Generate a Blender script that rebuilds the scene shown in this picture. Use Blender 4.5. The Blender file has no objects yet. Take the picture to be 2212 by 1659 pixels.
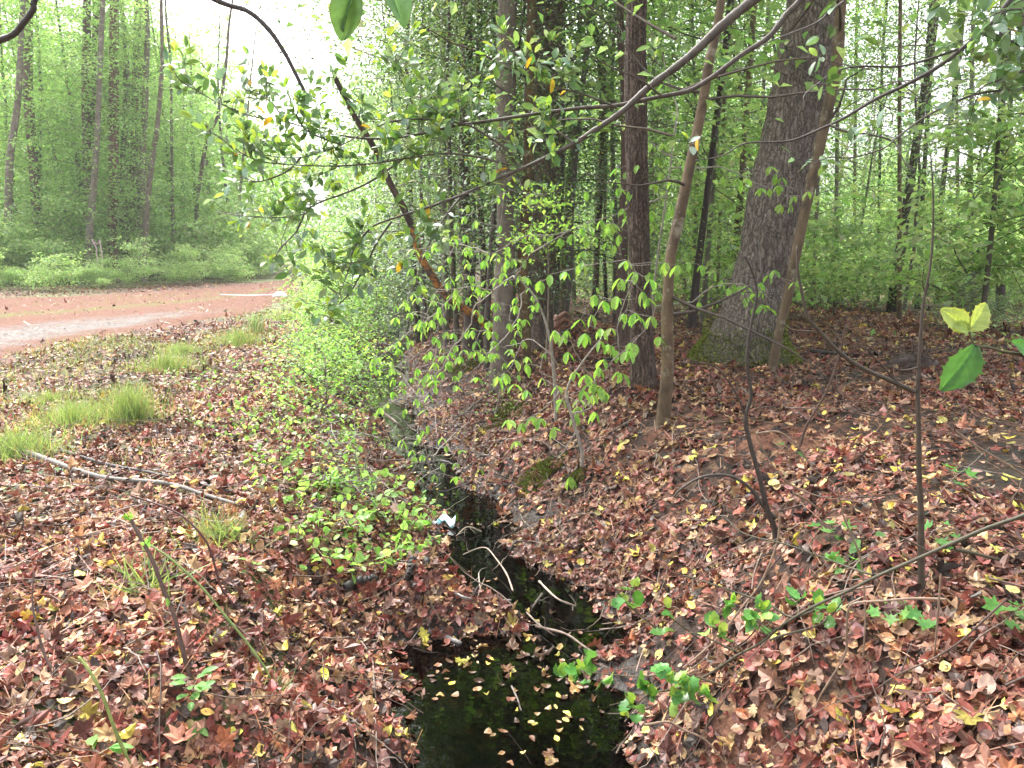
import bpy, math
import numpy as np
from mathutils import Vector

# ---------------------------------------------------------------- camera, sky, sun, exposure
SC = bpy.context.scene
COL = SC.collection
CAMZ = 1.25
FP = 1670.0                      # focal length in reference pixels (frame 2212 x 1659)
PITCH = math.atan(284.5 / FP)    # downward tilt
cd = bpy.data.cameras.new("camera"); cam = bpy.data.objects.new("camera", cd); COL.objects.link(cam)
cam.location = (0, 0, CAMZ); cam.rotation_euler = (math.pi/2 - PITCH, 0, 0)
cd.sensor_width = 36; cd.lens = 36 * FP / 2212; cd.clip_start = 0.05; cd.clip_end = 800
SC.camera = cam
W = bpy.data.worlds.new("World"); SC.world = W; W.use_nodes = True
wn = W.node_tree; wn.nodes.clear()
sky = wn.nodes.new("ShaderNodeTexSky"); sky.sky_type = 'NISHITA'; sky.sun_disc = False
SUN_EL, SUN_AZ = math.radians(58), math.radians(-35)
sky.sun_elevation = SUN_EL; sky.sun_rotation = SUN_AZ; sky.dust_density = 6; sky.air_density = 1.0; sky.ozone_density = 0.6
hs = wn.nodes.new("ShaderNodeHueSaturation"); hs.inputs['Saturation'].default_value = 0.22
bg = wn.nodes.new("ShaderNodeBackground"); bg.inputs['Strength'].default_value = 0.15
wo = wn.nodes.new("ShaderNodeOutputWorld")
wn.links.new(sky.outputs[0], hs.inputs['Color']); wn.links.new(hs.outputs[0], bg.inputs['Color']); wn.links.new(bg.outputs[0], wo.inputs['Surface'])
sl = bpy.data.lights.new("sun", 'SUN'); so = bpy.data.objects.new("sun", sl); COL.objects.link(so)
sl.energy = 1.4; sl.angle = math.radians(20); sl.color = (1.0, 0.96, 0.9)
sd = Vector((math.sin(SUN_AZ)*math.cos(SUN_EL), math.cos(SUN_AZ)*math.cos(SUN_EL), math.sin(SUN_EL)))
so.rotation_euler = sd.to_track_quat('Z', 'Y').to_euler(); so.location = sd * 60
SC.view_settings.view_transform = 'Standard'; SC.view_settings.look = 'None'
SC.view_settings.exposure = 2.1; SC.view_settings.gamma = 1.0
SC.cycles.use_denoising = True; SC.cycles.max_bounces = 7; SC.cycles.diffuse_bounces = 3
SC.cycles.transmission_bounces = 5; SC.cycles.glossy_bounces = 3; SC.cycles.transparent_max_bounces = 8
SC.cycles.sample_clamp_indirect = 8

R0 = np.random.default_rng(7)
def rg(s): return np.random.default_rng(s)

# ---------------------------------------------------------------- helpers: pixels to rays
cp, sp = math.cos(PITCH), math.sin(PITCH)
def ray(px, py):
    xr = (np.asarray(px, float) - 1106) / FP; yr = (829.5 - np.asarray(py, float)) / FP
    return np.stack([xr, cp + yr*sp, yr*cp - sp], -1)
def at(px, py, Y):
    d = ray(px, py); return np.array([0, 0, CAMZ]) + d * (Y / d[..., 1])[..., None] if np.ndim(px) else np.array([0, 0, CAMZ]) + d * (Y / d[1])
def proj(x,y,z):
    dy=y*cp-(z-CAMZ)*sp; dz=y*sp+(z-CAMZ)*cp; dy=np.maximum(dy,.05); return 1106+FP*x/dy, 829.5-FP*dz/dy
def onz(px, py, z):
    d = ray(px, py); return np.array([0, 0, CAMZ]) + d * ((z - CAMZ) / d[2])
def pxm(Y): return FP / Y

# smooth pseudo-noise from sines
_nr = rg(99)
_nd = _nr.normal(size=(24, 3)); _np = _nr.uniform(0, 6.28, 24)
def noise(x, y, z=0, f=1.0, o=3, seed=0):
    v = 0; a = 1; s = 0
    for k in range(o):
        for j in range(4):
            i = (k*4 + j + seed*3) % 24
            v = v + a * np.sin(f*(_nd[i,0]*x + _nd[i,1]*y + _nd[i,2]*z)*1.7 + _np[i] + seed)
        s += a*2.0; a *= .55; f *= 2.1
    return v / s
def sstep(a, b, x):
    t = np.clip((x - a) / (b - a), 0, 1); return t*t*(3 - 2*t)

# ---------------------------------------------------------------- terrain
WZ = -0.45
_ctl = [(1080, 1700, 560), (1068, 1560, 530), (1052, 1440, 480), (1105, 1330, 250), (1082, 1230, 175), (1040, 1130, 125), (965, 1060, 105), (890, 960, 100), (850, 890, 95), (815, 850, 80)]
_cy, _cx, _hw = [], [], []
for a, b, w in _ctl:
    p = onz(a, b, WZ); _cy.append(p[1]); _cx.append(p[0]); _hw.append(w/2/FP*np.linalg.norm(p - np.array([0,0,CAMZ])))
_cy = [-6] + _cy + [14, 20, 60, 250]; _cx = [0.05] + _cx + [-2.05, -3.3, -9.5, -38]; _hw = [.42] + _hw + [.15, .12, .1, .1]
def cdl(y): return np.interp(y, _cy, _cx)
def hwl(y): return np.interp(y, _cy, _hw) * (1 + .22*np.sin(y*4.1) + .16*np.sin(y*9.7+1))
_bumps = [(1010, 1335, .13, .15), (1150, 1365, .08, .10), (900, 1300, .11, .15), (925, 1345, .12, .12), (1070, 1345, .09, .09), (880, 1500, .05, .10)]
_bp = [(*onz(a, b, WZ)[:2], h, s) for a, b, h, s in _bumps]
def terr(x, y):
    x = np.asarray(x, float); y = np.asarray(y, float)
    d = x - cdl(y) + 0.10*noise(x, y, f=1.9, o=2, seed=2); hw = hwl(y)
    bed = WZ - 0.11*(1 - np.clip(np.abs(d)/hw, 0, 1)**2)
    s = d - hw
    rise = 1.6 + 0.4*noise(y, 0*y, f=.5, o=1, seed=4)
    zr = WZ + 0.76*sstep(-.25, rise, s) - .76*sstep(-.25, rise, 0*s) + .06*np.clip(s,0,.3)
    zr = zr - 0.25*sstep(5.5, 13, s)
    # steeper bare slope rising close by on the far side
    zr = zr + 0.30*sstep(1.6, 3.2, s)*sstep(4.4, 2.4, y)
    s2 = -d - hw
    zl = WZ + 0.45*sstep(-.15, .95, s2) - .45*sstep(-.15, .95, 0*s2)
    zl = zl + 0.0*x
    zz = np.where(np.abs(d) < hw, bed, np.where(d > 0, zr, zl))
    for bx, by, h, sg in _bp: zz = zz + h*np.exp(-((x-bx)**2 + (y-by)**2)/(2*sg*sg))
    flat = sstep(4, 6, -d)            # the road side is smoother
    zz = zz + (0.030*(1-flat)+.008)*noise(x, y, f=1.3, o=3) * (np.abs(d) > hw*.9) + .008*(1-flat)*noise(x, y, f=9, o=2, seed=5)
    # low bank where the wood beyond the road begins
    zz = zz + 0.35*sstep(15.5, 20, -d)*sstep(8, 14, y) 
    return zz
_tt = np.geomspace(0.6, 260, 5000)
def G(px, py):
    d = ray(px, py); P = np.array([0,0,CAMZ]) + _tt[:,None]*d
    h = P[:,2] - terr(P[:,0], P[:,1]); i = np.argmax(h < 0)
    if h[i] >= 0: i = len(_tt)-1
    return np.array([P[i,0], P[i,1], terr(P[i,0], P[i,1])])
def onT(x, y, dz=0): return np.stack([x, y, terr(x, y) + dz], -1)
def tnormal(x, y, e=.03):
    n = np.stack([-(terr(x+e, y)-terr(x-e, y))/(2*e), -(terr(x, y+e)-terr(x, y-e))/(2*e), np.ones_like(x)], -1)
    return n/np.linalg.norm(n, axis=-1, keepdims=True)

# ---------------------------------------------------------------- helpers: meshes
class Geo:
    def __init__(s): s.V=[]; s.T=[]; s.Q=[]; s.C=[]; s.n=0
    def add(s, V, F, c=None):
        V = np.asarray(V, float).reshape(-1,3); s.V.append(V)
        for f in (F if isinstance(F, (list,tuple)) else [F]):
            f = np.asarray(f, int)
            if f.size: (s.T if f.shape[1]==3 else s.Q).append(f + s.n)
        if c is None: c = (.5,.5,.5)
        c = np.asarray(c, float)
        s.C.append(np.broadcast_to(c, V.shape) if c.ndim==1 else c)
        s.n += len(V); return s
    def build(s, name, mat, parent=None, smooth=True, origin=None):
        me = bpy.data.meshes.new(name)
        V = np.concatenate(s.V) if s.V else np.zeros((0,3))
        if origin is not None: V = V - np.asarray(origin)
        T = np.concatenate(s.T) if s.T else np.zeros((0,3),int); Q = np.concatenate(s.Q) if s.Q else np.zeros((0,4),int)
        me.vertices.add(len(V)); me.vertices.foreach_set('co', V.astype(np.float32).ravel())
        L = np.concatenate([T.ravel(), Q.ravel()]).astype(np.int32)
        me.loops.add(len(L)); me.loops.foreach_set('vertex_index', L)
        st = np.concatenate([np.arange(len(T))*3, len(T)*3 + np.arange(len(Q))*4]).astype(np.int32)
        me.polygons.add(len(st)); me.polygons.foreach_set('loop_start', st)
        me.polygons.foreach_set('use_smooth', np.full(len(st), smooth))
        me.update(calc_edges=True)
        if s.C:
            C = np.concatenate(s.C); a = me.color_attributes.new('Col', 'FLOAT_COLOR', 'POINT')
            a.data.foreach_set('color', np.concatenate([C, np.ones((len(C),1))],1).astype(np.float32).ravel())
        me.materials.append(mat)
        o = bpy.data.objects.new(name, me); COL.objects.link(o)
        if parent is not None: o.parent = parent
        if origin is not None and parent is None: o.location = origin
        return o
def tag(o, label=None, cat=None, group=None, kind=None):
    for k, v in (('label', label), ('category', cat), ('group', group), ('kind', kind)):
        if v: o[k] = v
    return o
def thing(name, label, cat, loc=(0,0,0), group=None):
    o = bpy.data.objects.new(name, None); COL.objects.link(o); o.location = tuple(float(v) for v in loc); o.empty_display_size = .2
    return tag(o, label, cat, group)

def basis(d, n):
    d = d/np.linalg.norm(d, axis=-1, keepdims=True)
    x = np.cross(d, n); x /= np.linalg.norm(x, axis=-1, keepdims=True)+1e-9
    z = np.cross(x, d); return np.stack([x, d, z], -1)       # columns
def unit(v): return v/(np.linalg.norm(v, axis=-1, keepdims=True)+1e-9)
def scatter(g, tpl, P, M, S, C):
    TV, TF = tpl; n = len(P)
    if n == 0: return
    S = np.asarray(S, float)
    if S.ndim == 1: S = S[:,None]
    if S.shape[1] == 1: S = np.repeat(S, 3, 1)
    V = P[:,None,:] + np.einsum('nij,nkj->nki', M, TV[None]*S[:,None,:])
    F = []
    for f in TF: F.append((f[None] + (np.arange(n)*len(TV))[:,None,None]).reshape(-1, f.shape[1]))
    g.add(V.reshape(-1,3), F, np.repeat(C, len(TV), 0))
# leaf templates: stem at origin, blade along +Y, unit length
def leaf_fold(w=.5, fold=.3, droop=.2, rows=(.3,.7), tipw=.0, prof=None):
    V=[(0,0,0)]; 
    for t in rows:
        h = w/2*(math.sin(math.pi*min(t*.92+.04,1))**.8 if prof is None else prof(t)); z=-droop*t*t
        V += [(-h, t, z+fold*h), (0, t, z), (h, t, z+fold*h)]
    V.append((0,1,-droop)); Q=[]; T=[(0,2,1),(0,3,2)]
    for i in range(len(rows)-1):
        a=1+3*i; b=a+3; Q += [(a,a+1,b+1,b),(a+1,a+2,b+2,b+1)]
    a=1+3*(len(rows)-1); e=len(V)-1; T += [(a,a+1,e),(a+1,a+2,e)]
    return np.array(V), [np.array(T)] + ([np.array(Q)] if Q else [])
def leaf_card(w=.6, fold=.25, droop=.15):
    V = np.array([(0,0,0),(w/2,.45,fold*w/2),(0,1,-droop),(-w/2,.45,fold*w/2)]); return V, [np.array([(0,1,2),(0,2,3)])]
def leaf_poly(out, curl=.3, cup=.0, c=(0,.45), rng=None, wob=.04):
    out=np.array(out,float); n=len(out); V=np.vstack([[c], out]); z = curl*(V[:,0]**2)*2 + cup*(V[:,1]-.45)**2*2
    if rng is not None: z = z + rng.normal(0, wob, len(z))
    return np.column_stack([V, z]), [np.array([(0, 1+i, 1+(i+1)%n) for i in range(n)])]
def mirror(pts): return [(x,y) for x,y in pts] + [(-x,y) for x,y in reversed(pts) if abs(x)>1e-6]
OAK = mirror([(0,0),(.05,.12),(.16,.15),(.22,.22),(.11,.31),(.27,.38),(.35,.48),(.17,.54),(.27,.62),(.30,.74),(.14,.76),(.12,.9),(0,1)])
GUM = [(0,0),(.1,.12),(.38,.02),(.2,.28),(.52,.42),(.2,.5),(.0,1.0),(-.2,.5),(-.52,.42),(-.2,.28),(-.38,.02),(-.1,.12)]
MAPLE = [(0,0),(.12,.15),(.42,.12),(.3,.33),(.5,.6),(.22,.6),(.12,.72),(0,1),(-.12,.72),(-.22,.6),(-.5,.6),(-.3,.33),(-.42,.12),(-.12,.15)]
HOLLY = mirror([(0,0),(.15,.05),(.27,.18),(.34,.21),(.30,.30),(.34,.43),(.41,.47),(.33,.56),(.31,.68),(.35,.76),(.21,.82),(.12,.91),(0,1)])
ELL = mirror([(0,0),(.13,.12),(.23,.32),(.25,.52),(.18,.75),(.07,.92),(0,1)])
OVAL = mirror([(0,0),(.22,.1),(.36,.32),(.36,.55),(.22,.82),(0,1)])
FRAG = [(0,0),(.3,.1),(.35,.5),(.1,.6),(.15,.9),(-.2,.8),(-.3,.4),(-.12,.3)]

def cat_rom(P, n=6):
    P=np.asarray(P,float); 
    if len(P)<3: 
        t=np.linspace(0,1,n*2)[:,None]; return P[0]*(1-t)+P[-1]*t
    Q=np.vstack([2*P[0]-P[1],P,2*P[-1]-P[-2]]); out=[]
    for i in range(1,len(Q)-2):
        t=np.linspace(0,1,n,endpoint=False)[:,None]; a,b,c,d=Q[i-1:i+3]
        out.append(.5*((2*b)+(c-a)*t+(2*a-5*b+4*c-d)*t*t+(-a+3*b-3*c+d)*t**3))
    out.append(P[-1:]); return np.vstack(out)
def tube(g, P, r, sides=6, col=(.5,.5,.5), disp=None, cap=True):
    P=np.asarray(P,float); n=len(P); r=np.broadcast_to(np.asarray(r,float),(n,))
    T=np.gradient(P,axis=0); T=unit(T)
    up=np.array([0.,0,1]) if abs(T[0,2])<.85 else np.array([0.,1,0])
    X=np.cross(T,up); X=unit(X)
    for i in range(1,n):                                   # keep the frame from flipping
        v=X[i-1]-T[i]*np.dot(X[i-1],T[i]); X[i]=v/(np.linalg.norm(v)+1e-9)
    Y=np.cross(T,X); th=np.arange(sides)*2*np.pi/sides
    rr=r[:,None]*np.ones((1,sides))
    if disp is not None:
        s=np.concatenate([[0],np.cumsum(np.linalg.norm(np.diff(P,axis=0),axis=1))]); rr=rr*(1+disp(th[None,:],s[:,None]))
    V=P[:,None]+rr[...,None]*(np.cos(th)[None,:,None]*X[:,None]+np.sin(th)[None,:,None]*Y[:,None])
    i=np.arange(n-1)[:,None]*sides; j=np.arange(sides)[None]; k=(j+1)%sides
    F=np.stack([i+j,i+sides+j,i+sides+k,i+k],-1).reshape(-1,4)
    V=V.reshape(-1,3); Fs=[F]
    if cap:
        V=np.vstack([V,P[-1]+T[-1]*r[-1]*.6]); m=(n-1)*sides; jj=np.arange(sides)
        Fs.append(np.stack([m+jj,np.full(sides,n*sides),m+(jj+1)%sides],-1))
    g.add(V,Fs,col)
def wander(rng, p, d, L, n=6, jit=.18, grav=0.0):
    """A crooked twig from p along d."""
    P=[np.asarray(p,float)]; d=unit(np.asarray(d,float)); st=L/n
    for _ in range(n):
        d=unit(d+rng.normal(0,jit,3)+np.array([0,0,grav])); P.append(P[-1]+d*st)
    return np.array(P)
def pal(rng, cols, wts, n, var=.18):
    cols=np.array(cols); w=np.array(wts,float); c=cols[rng.choice(len(cols),n,p=w/w.sum())]
    return np.clip(c*(1+rng.normal(0,var,(n,1)))*(1+rng.normal(0,.06,(n,3))),.004,.9)

# ---------------------------------------------------------------- materials
def mat(name):
    m=bpy.data.materials.new(name); m.use_nodes=True; nt=m.node_tree; nt.nodes.clear()
    return m, nt, nt.nodes.new, nt.links.new
def leaf_mat(name, trans=.45, rough=.42, spec=.4, mott=.25, fac=1.0, tboost=(1.25,1.15,.6)):
    m,nt,N,L=mat(name); a=N('ShaderNodeAttribute'); a.attribute_name='Col'
    tc=N('ShaderNodeTexCoord'); no=N('ShaderNodeTexNoise'); no.inputs['Scale'].default_value=60; no.inputs['Detail'].default_value=3
    L(tc.outputs['Object'],no.inputs['Vector'])
    mr=N('ShaderNodeMapRange'); mr.inputs['From Min'].default_value=.3; mr.inputs['From Max'].default_value=.7
    mr.inputs['To Min'].default_value=1-mott; mr.inputs['To Max'].default_value=1+mott; L(no.outputs['Fac'],mr.inputs['Value'])
    mu=N('ShaderNodeVectorMath'); mu.operation='SCALE'; L(a.outputs['Color'],mu.inputs[0]); L(mr.outputs[0],mu.inputs['Scale'])
    p=N('ShaderNodeBsdfPrincipled'); p.inputs['Roughness'].default_value=rough; p.inputs['Specular IOR Level'].default_value=spec
    L(mu.outputs[0],p.inputs['Base Color']); out=N('ShaderNodeOutputMaterial')
    if trans>0:
        t=N('ShaderNodeBsdfTranslucent'); v=N('ShaderNodeVectorMath'); v.operation='MULTIPLY'; v.inputs[1].default_value=tboost
        L(mu.outputs[0],v.inputs[0]); L(v.outputs[0],t.inputs['Color'])
        mx=N('ShaderNodeMixShader'); mx.inputs[0].default_value=trans; L(p.outputs[0],mx.inputs[1]); L(t.outputs[0],mx.inputs[2]); L(mx.outputs[0],out.inputs[0])
    else: L(p.outputs[0],out.inputs[0])
    return m
def bark_mat(name, c1, c2, c3=None, scale=14, stretch=.18, bump=.5, rough=.75, patch=3.0, thr=.55, attr=False):
    m,nt,N,L=mat(name); tc=N('ShaderNodeTexCoord'); mp=N('ShaderNodeMapping'); mp.inputs['Scale'].default_value=(1,1,stretch); L(tc.outputs['Object'],mp.inputs[0])
    n1=N('ShaderNodeTexNoise'); n1.inputs['Scale'].default_value=scale; n1.inputs['Detail'].default_value=6; n1.inputs['Roughness'].default_value=.65; n1.inputs['Distortion'].default_value=.6; L(mp.outputs[0],n1.inputs['Vector'])
    r=N('ShaderNodeValToRGB'); e=r.color_ramp.elements; e[0].position=.35; e[1].position=.68; e[0].color=(*c1,1); e[1].color=(*c2,1); L(n1.outputs['Fac'],r.inputs[0])
    col=r.outputs[0]
    if c3:
        n2=N('ShaderNodeTexNoise'); n2.inputs['Scale'].default_value=patch; n2.inputs['Detail'].default_value=5; n2.inputs['Roughness'].default_value=.7; L(tc.outputs['Object'],n2.inputs['Vector'])
        mr=N('ShaderNodeMapRange'); mr.inputs['From Min'].default_value=thr; mr.inputs['From Max'].default_value=thr+.08; L(n2.outputs['Fac'],mr.inputs['Value'])
        mx=N('ShaderNodeMixRGB'); mx.inputs[2].default_value=(*c3,1); L(mr.outputs[0],mx.inputs[0]); L(col,mx.inputs[1]); col=mx.outputs[0]
    if attr:
        a=N('ShaderNodeAttribute'); a.attribute_name='Col'; v=N('ShaderNodeVectorMath'); v.operation='MULTIPLY'; L(col,v.inputs[0])
        s=N('ShaderNodeVectorMath'); s.operation='SCALE'; s.inputs['Scale'].default_value=2; L(a.outputs['Color'],s.inputs[0]); L(s.outputs[0],v.inputs[1]); col=v.outputs[0]
    p=N('ShaderNodeBsdfPrincipled'); p.inputs['Roughness'].default_value=rough; L(col,p.inputs['Base Color'])
    b=N('ShaderNodeBump'); b.inputs['Strength'].default_value=bump; b.inputs['Distance'].default_value=.02; L(n1.outputs['Fac'],b.inputs['Height']); L(b.outputs[0],p.inputs['Normal'])
    out=N('ShaderNodeOutputMaterial'); L(p.outputs[0],out.inputs[0]); return m
M_LEAF=leaf_mat('green_leaf',trans=.52,tboost=(1.24,1.32,.80)); M_WAX=leaf_mat('waxy_leaf',trans=.35,rough=.3,spec=.55,mott=.15)
M_GRASS=leaf_mat('grass_blade',trans=.45,rough=.5,mott=.1); M_DEAD=leaf_mat('wet_dead_leaf',trans=.12,rough=.40,spec=.32,mott=.35,tboost=(1.1,1,.8))
M_MOSS=leaf_mat('moss',trans=.1,rough=.9,spec=.1)
M_OAK=bark_mat('furrowed_grey_bark',(.045,.036,.032),(.20,.165,.145),(.16,.14,.12),scale=16,stretch=.25,bump=.8,attr=True)
def plate_mat(name,c1,c2,sc=(34,34,6.5),crack=.16,dark=(.05,.038,.032)):
    m=bark_mat(name,c1,c2,(.24,.225,.21),scale=30,stretch=.4,bump=.6,patch=9,thr=.68,attr=True); nt=m.node_tree; N,L=nt.nodes.new,nt.links.new
    p=[n for n in nt.nodes if n.type=='BSDF_PRINCIPLED'][0]; bp=[n for n in nt.nodes if n.type=='BUMP'][0]; tc=[n for n in nt.nodes if n.type=='TEX_COORD'][0]
    wz=N('ShaderNodeTexNoise'); wz.inputs['Scale'].default_value=11; wz.inputs['Detail'].default_value=5; wz.inputs['Roughness'].default_value=.7; L(tc.outputs['Object'],wz.inputs['Vector'])
    ad=N('ShaderNodeVectorMath'); ad.operation='MULTIPLY_ADD'; ad.inputs[1].default_value=(.09,.09,.22); L(wz.outputs['Color'],ad.inputs[0]); L(tc.outputs['Object'],ad.inputs[2])
    mp=N('ShaderNodeMapping'); mp.inputs['Scale'].default_value=sc; L(ad.outputs[0],mp.inputs[0]); v=N('ShaderNodeTexVoronoi'); v.feature='DISTANCE_TO_EDGE'; v.inputs['Scale'].default_value=1; L(mp.outputs[0],v.inputs['Vector'])
    mr=N('ShaderNodeMapRange'); mr.inputs['From Max'].default_value=crack; L(v.outputs['Distance'],mr.inputs['Value'])
    mx=N('ShaderNodeMixRGB'); mx.inputs[1].default_value=(*dark,1); L(mr.outputs[0],mx.inputs[0]); src=p.inputs['Base Color'].links[0].from_socket; L(src,mx.inputs[2]); L(mx.outputs[0],p.inputs['Base Color'])
    mr2=N('ShaderNodeMapRange'); mr2.inputs['From Max'].default_value=crack*2.5; L(v.outputs['Distance'],mr2.inputs['Value'])
    b2=N('ShaderNodeBump'); b2.inputs['Strength'].default_value=1; b2.inputs['Distance'].default_value=.03; L(mr2.outputs[0],b2.inputs['Height']); L(bp.outputs[0],b2.inputs['Normal']); L(b2.outputs[0],p.inputs['Normal']); return m
M_OAK=plate_mat('furrowed_grey_bark',(.24,.195,.165),(.52,.44,.38),dark=(.09,.07,.06))
M_SHAG=plate_mat('shaggy_red_bark',(.11,.068,.052),(.31,.22,.175),sc=(46,46,2.6),crack=.22,dark=(.04,.022,.018))
M_DARK=bark_mat('dark_bark',(.020,.014,.013),(.085,.058,.052),None,scale=14,stretch=.2,attr=True)
M_GREY=bark_mat('pale_grey_bark',(.11,.09,.08),(.26,.22,.20),(.34,.33,.30),scale=9,stretch=.6,bump=.25,patch=4,thr=.56,attr=True)
M_MOTT=bark_mat('mottled_tan_bark',(.065,.043,.026),(.19,.13,.075),(.26,.23,.17),scale=11,stretch=.5,bump=.3,patch=7,thr=.55,attr=True)
M_TWIG=bark_mat('twig_bark',(.5,.5,.5),(1,1,1),None,scale=40,stretch=.6,bump=.2,rough=.6,attr=True)
M_FUNG=bark_mat('dead_wood_with_orange_fungus',(.05,.035,.03),(.14,.10,.08),(.42,.17,.035),scale=18,stretch=.5,bump=.4,patch=14,thr=.47,attr=True)
# ---------------------------------------------------------------- ground sheet
def ground_mat():
    m,nt,N,L=mat('leaf_strewn_soil'); tc=N('ShaderNodeTexCoord')
    v=N('ShaderNodeTexVoronoi'); v.inputs['Scale'].default_value=17; L(tc.outputs['Object'],v.inputs['Vector'])
    r=N('ShaderNodeValToRGB'); L(v.outputs['Color'],r.inputs[0]); r.color_ramp.interpolation='CONSTANT'
    e=r.color_ramp.elements; e[0].color=(.05,.028,.020,1); e[1].position=.3; e[1].color=(.13,.055,.036,1)
    for p_,c_ in ((.5,(.08,.042,.03)),(.62,(.20,.095,.06)),(.75,(.035,.024,.02)),(.86,(.28,.17,.10))):
        q=e.new(p_); q.color=(*c_,1)
    n=N('ShaderNodeTexNoise'); n.inputs['Scale'].default_value=2.2; n.inputs['Detail'].default_value=6; n.inputs['Roughness'].default_value=.7; L(tc.outputs['Object'],n.inputs['Vector'])
    mr=N('ShaderNodeMapRange'); mr.inputs['From Min'].default_value=.44; mr.inputs['From Max'].default_value=.6; L(n.outputs['Fac'],mr.inputs['Value'])
    mx=N('ShaderNodeMixRGB'); mx.inputs[2].default_value=(.035,.025,.02,1); L(mr.outputs[0],mx.inputs[0]); L(r.outputs[0],mx.inputs[1])
    n3=N('ShaderNodeTexNoise'); n3.inputs['Scale'].default_value=45; n3.inputs['Detail'].default_value=5; L(tc.outputs['Object'],n3.inputs['Vector'])
    s=N('ShaderNodeMixRGB'); s.blend_type='MULTIPLY'; s.inputs[0].default_value=.7; L(mx.outputs[0],s.inputs[1])
    r2=N('ShaderNodeValToRGB'); r2.color_ramp.elements[0].position=.3; r2.color_ramp.elements[0].color=(.35,.33,.3,1); r2.color_ramp.elements[1].position=.7; r2.color_ramp.elements[1].color=(1.3,1.2,1.1,1)
    L(n3.outputs['Fac'],r2.inputs[0]); L(r2.outputs[0],s.inputs[2])
    # mossy green creeping in, painted by zone attribute
    a=N('ShaderNodeAttribute'); a.attribute_name='Col'; sx=N('ShaderNodeSeparateColor'); L(a.outputs['Color'],sx.inputs[0])
    g=N('ShaderNodeMixRGB'); g.inputs[2].default_value=(.10,.15,.045,1); L(s.outputs[0],g.inputs[1])
    mm=N('ShaderNodeMath'); mm.operation='MULTIPLY'; L(sx.outputs[1],mm.inputs[0]); L(n.outputs['Fac'],mm.inputs[1]); L(mm.outputs[0],g.inputs[0])
    mud=N('ShaderNodeMixRGB'); mud.inputs[2].default_value=(.018,.013,.010,1); L(sx.outputs[0],mud.inputs[0]); L(g.outputs[0],mud.inputs[1])
    rr_=N('ShaderNodeMapRange'); rr_.inputs['To Min'].default_value=.75; rr_.inputs['To Max'].default_value=.3; L(sx.outputs[0],rr_.inputs['Value'])
    p=N('ShaderNodeBsdfPrincipled'); p.inputs['Specular IOR Level'].default_value=.25; L(rr_.outputs[0],p.inputs['Roughness']); L(mud.outputs[0],p.inputs['Base Color'])
    b=N('ShaderNodeBump'); b.inputs['Strength'].default_value=.8; b.inputs['Distance'].default_value=.02; L(n3.outputs['Fac'],b.inputs['Height']); L(b.outputs[0],p.inputs['Normal'])
    L(p.outputs[0],N('ShaderNodeOutputMaterial').inputs[0]); return m
M_SOIL=ground_mat()
def grid_mesh(X,Y,Z,name,m,col=None):
    ny,nx=X.shape; g=Geo(); V=np.stack([X,Y,Z],-1).reshape(-1,3)
    i=np.arange(ny-1)[:,None]*nx+np.arange(nx-1)[None]; F=np.stack([i,i+1,i+nx+1,i+nx],-1).reshape(-1,4)
    g.add(V,F,col if col is not None else (0,0,0)); return g.build(name,m)
_xf=np.arange(-6,7,.055); _xo=np.geomspace(.06,190,70)
xs=np.concatenate([-6-_xo[::-1],_xf,_xf[-1]+_xo]); _yf=np.arange(-1,12,.06); _yo=np.geomspace(.07,320,95)
ys=np.concatenate([[-30,-12,-5,-2.5],_yf,_yf[-1]+_yo]); GX,GY=np.meshgrid(xs,ys)
GZ=terr(GX,GY)
_dl=GX-cdl(GY); grn=sstep(.25,.9,(noise(GX,GY,f=.35,o=2,seed=1)+.45))*sstep(9,14,GY)*(np.abs(_dl)>2)
_a,_b=proj(GX,GY,0*GX); _yfg=np.where(_a<640,onz(_a,np.interp(_a,[-260,0,150,300,430,520,575,610,628,640],[655,640,637,630,622,614,609,604,599,596]),0.)[...,1],1e3); grn=np.clip(grn+.9*sstep(-.3,.8,GY-_yfg)*sstep(10.,5,GY-_yfg),0,1)
_mud=np.clip(sstep(WZ+.16,WZ+.03,GZ)+.8*np.exp(-((GX-2.2)**2/.8+(GY-3.1)**2/.7)),0,1)
gc=np.stack([_mud,np.clip(grn*1.6,0,1),0*grn],-1).reshape(-1,3)
tag(grid_mesh(GX,GY,GZ,'ground',M_SOIL,gc),kind='structure')

# ---------------------------------------------------------------- ditch water
def water_mat():
    m,nt,N,L=mat('dark_still_water'); f=N('ShaderNodeFresnel'); f.inputs[0].default_value=1.38
    t=N('ShaderNodeBsdfTransparent'); t.inputs[0].default_value=(.07,.042,.022,1)
    gl=N('ShaderNodeBsdfGlossy'); gl.inputs['Roughness'].default_value=.015; gl.inputs['Color'].default_value=(1,1,1,1)
    tc=N('ShaderNodeTexCoord'); n=N('ShaderNodeTexNoise'); n.inputs['Scale'].default_value=9; n.inputs['Detail'].default_value=2; L(tc.outputs['Object'],n.inputs['Vector'])
    b=N('ShaderNodeBump'); b.inputs['Strength'].default_value=.10; b.inputs['Distance'].default_value=.02; L(n.outputs['Fac'],b.inputs['Height'])
    L(b.outputs[0],gl.inputs['Normal']); L(b.outputs[0],f.inputs['Normal'])
    mx=N('ShaderNodeMixShader'); L(f.outputs[0],mx.inputs[0]); L(t.outputs[0],mx.inputs[1]); L(gl.outputs[0],mx.inputs[2]); L(mx.outputs[0],N('ShaderNodeOutputMaterial').inputs[0]); return m
wy=np.concatenate([np.arange(-3,14,.25),np.arange(14,40,1.)]); wx=np.array([-1.,-.5,0,.5,1.])
WX=cdl(wy)[:,None]+wx[None]*(hwl(wy)[:,None]+.35); WY=np.repeat(wy[:,None],5,1)
tag(grid_mesh(WX,WY,0*WX+WZ,'water',water_mat()),kind='structure')

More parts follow.
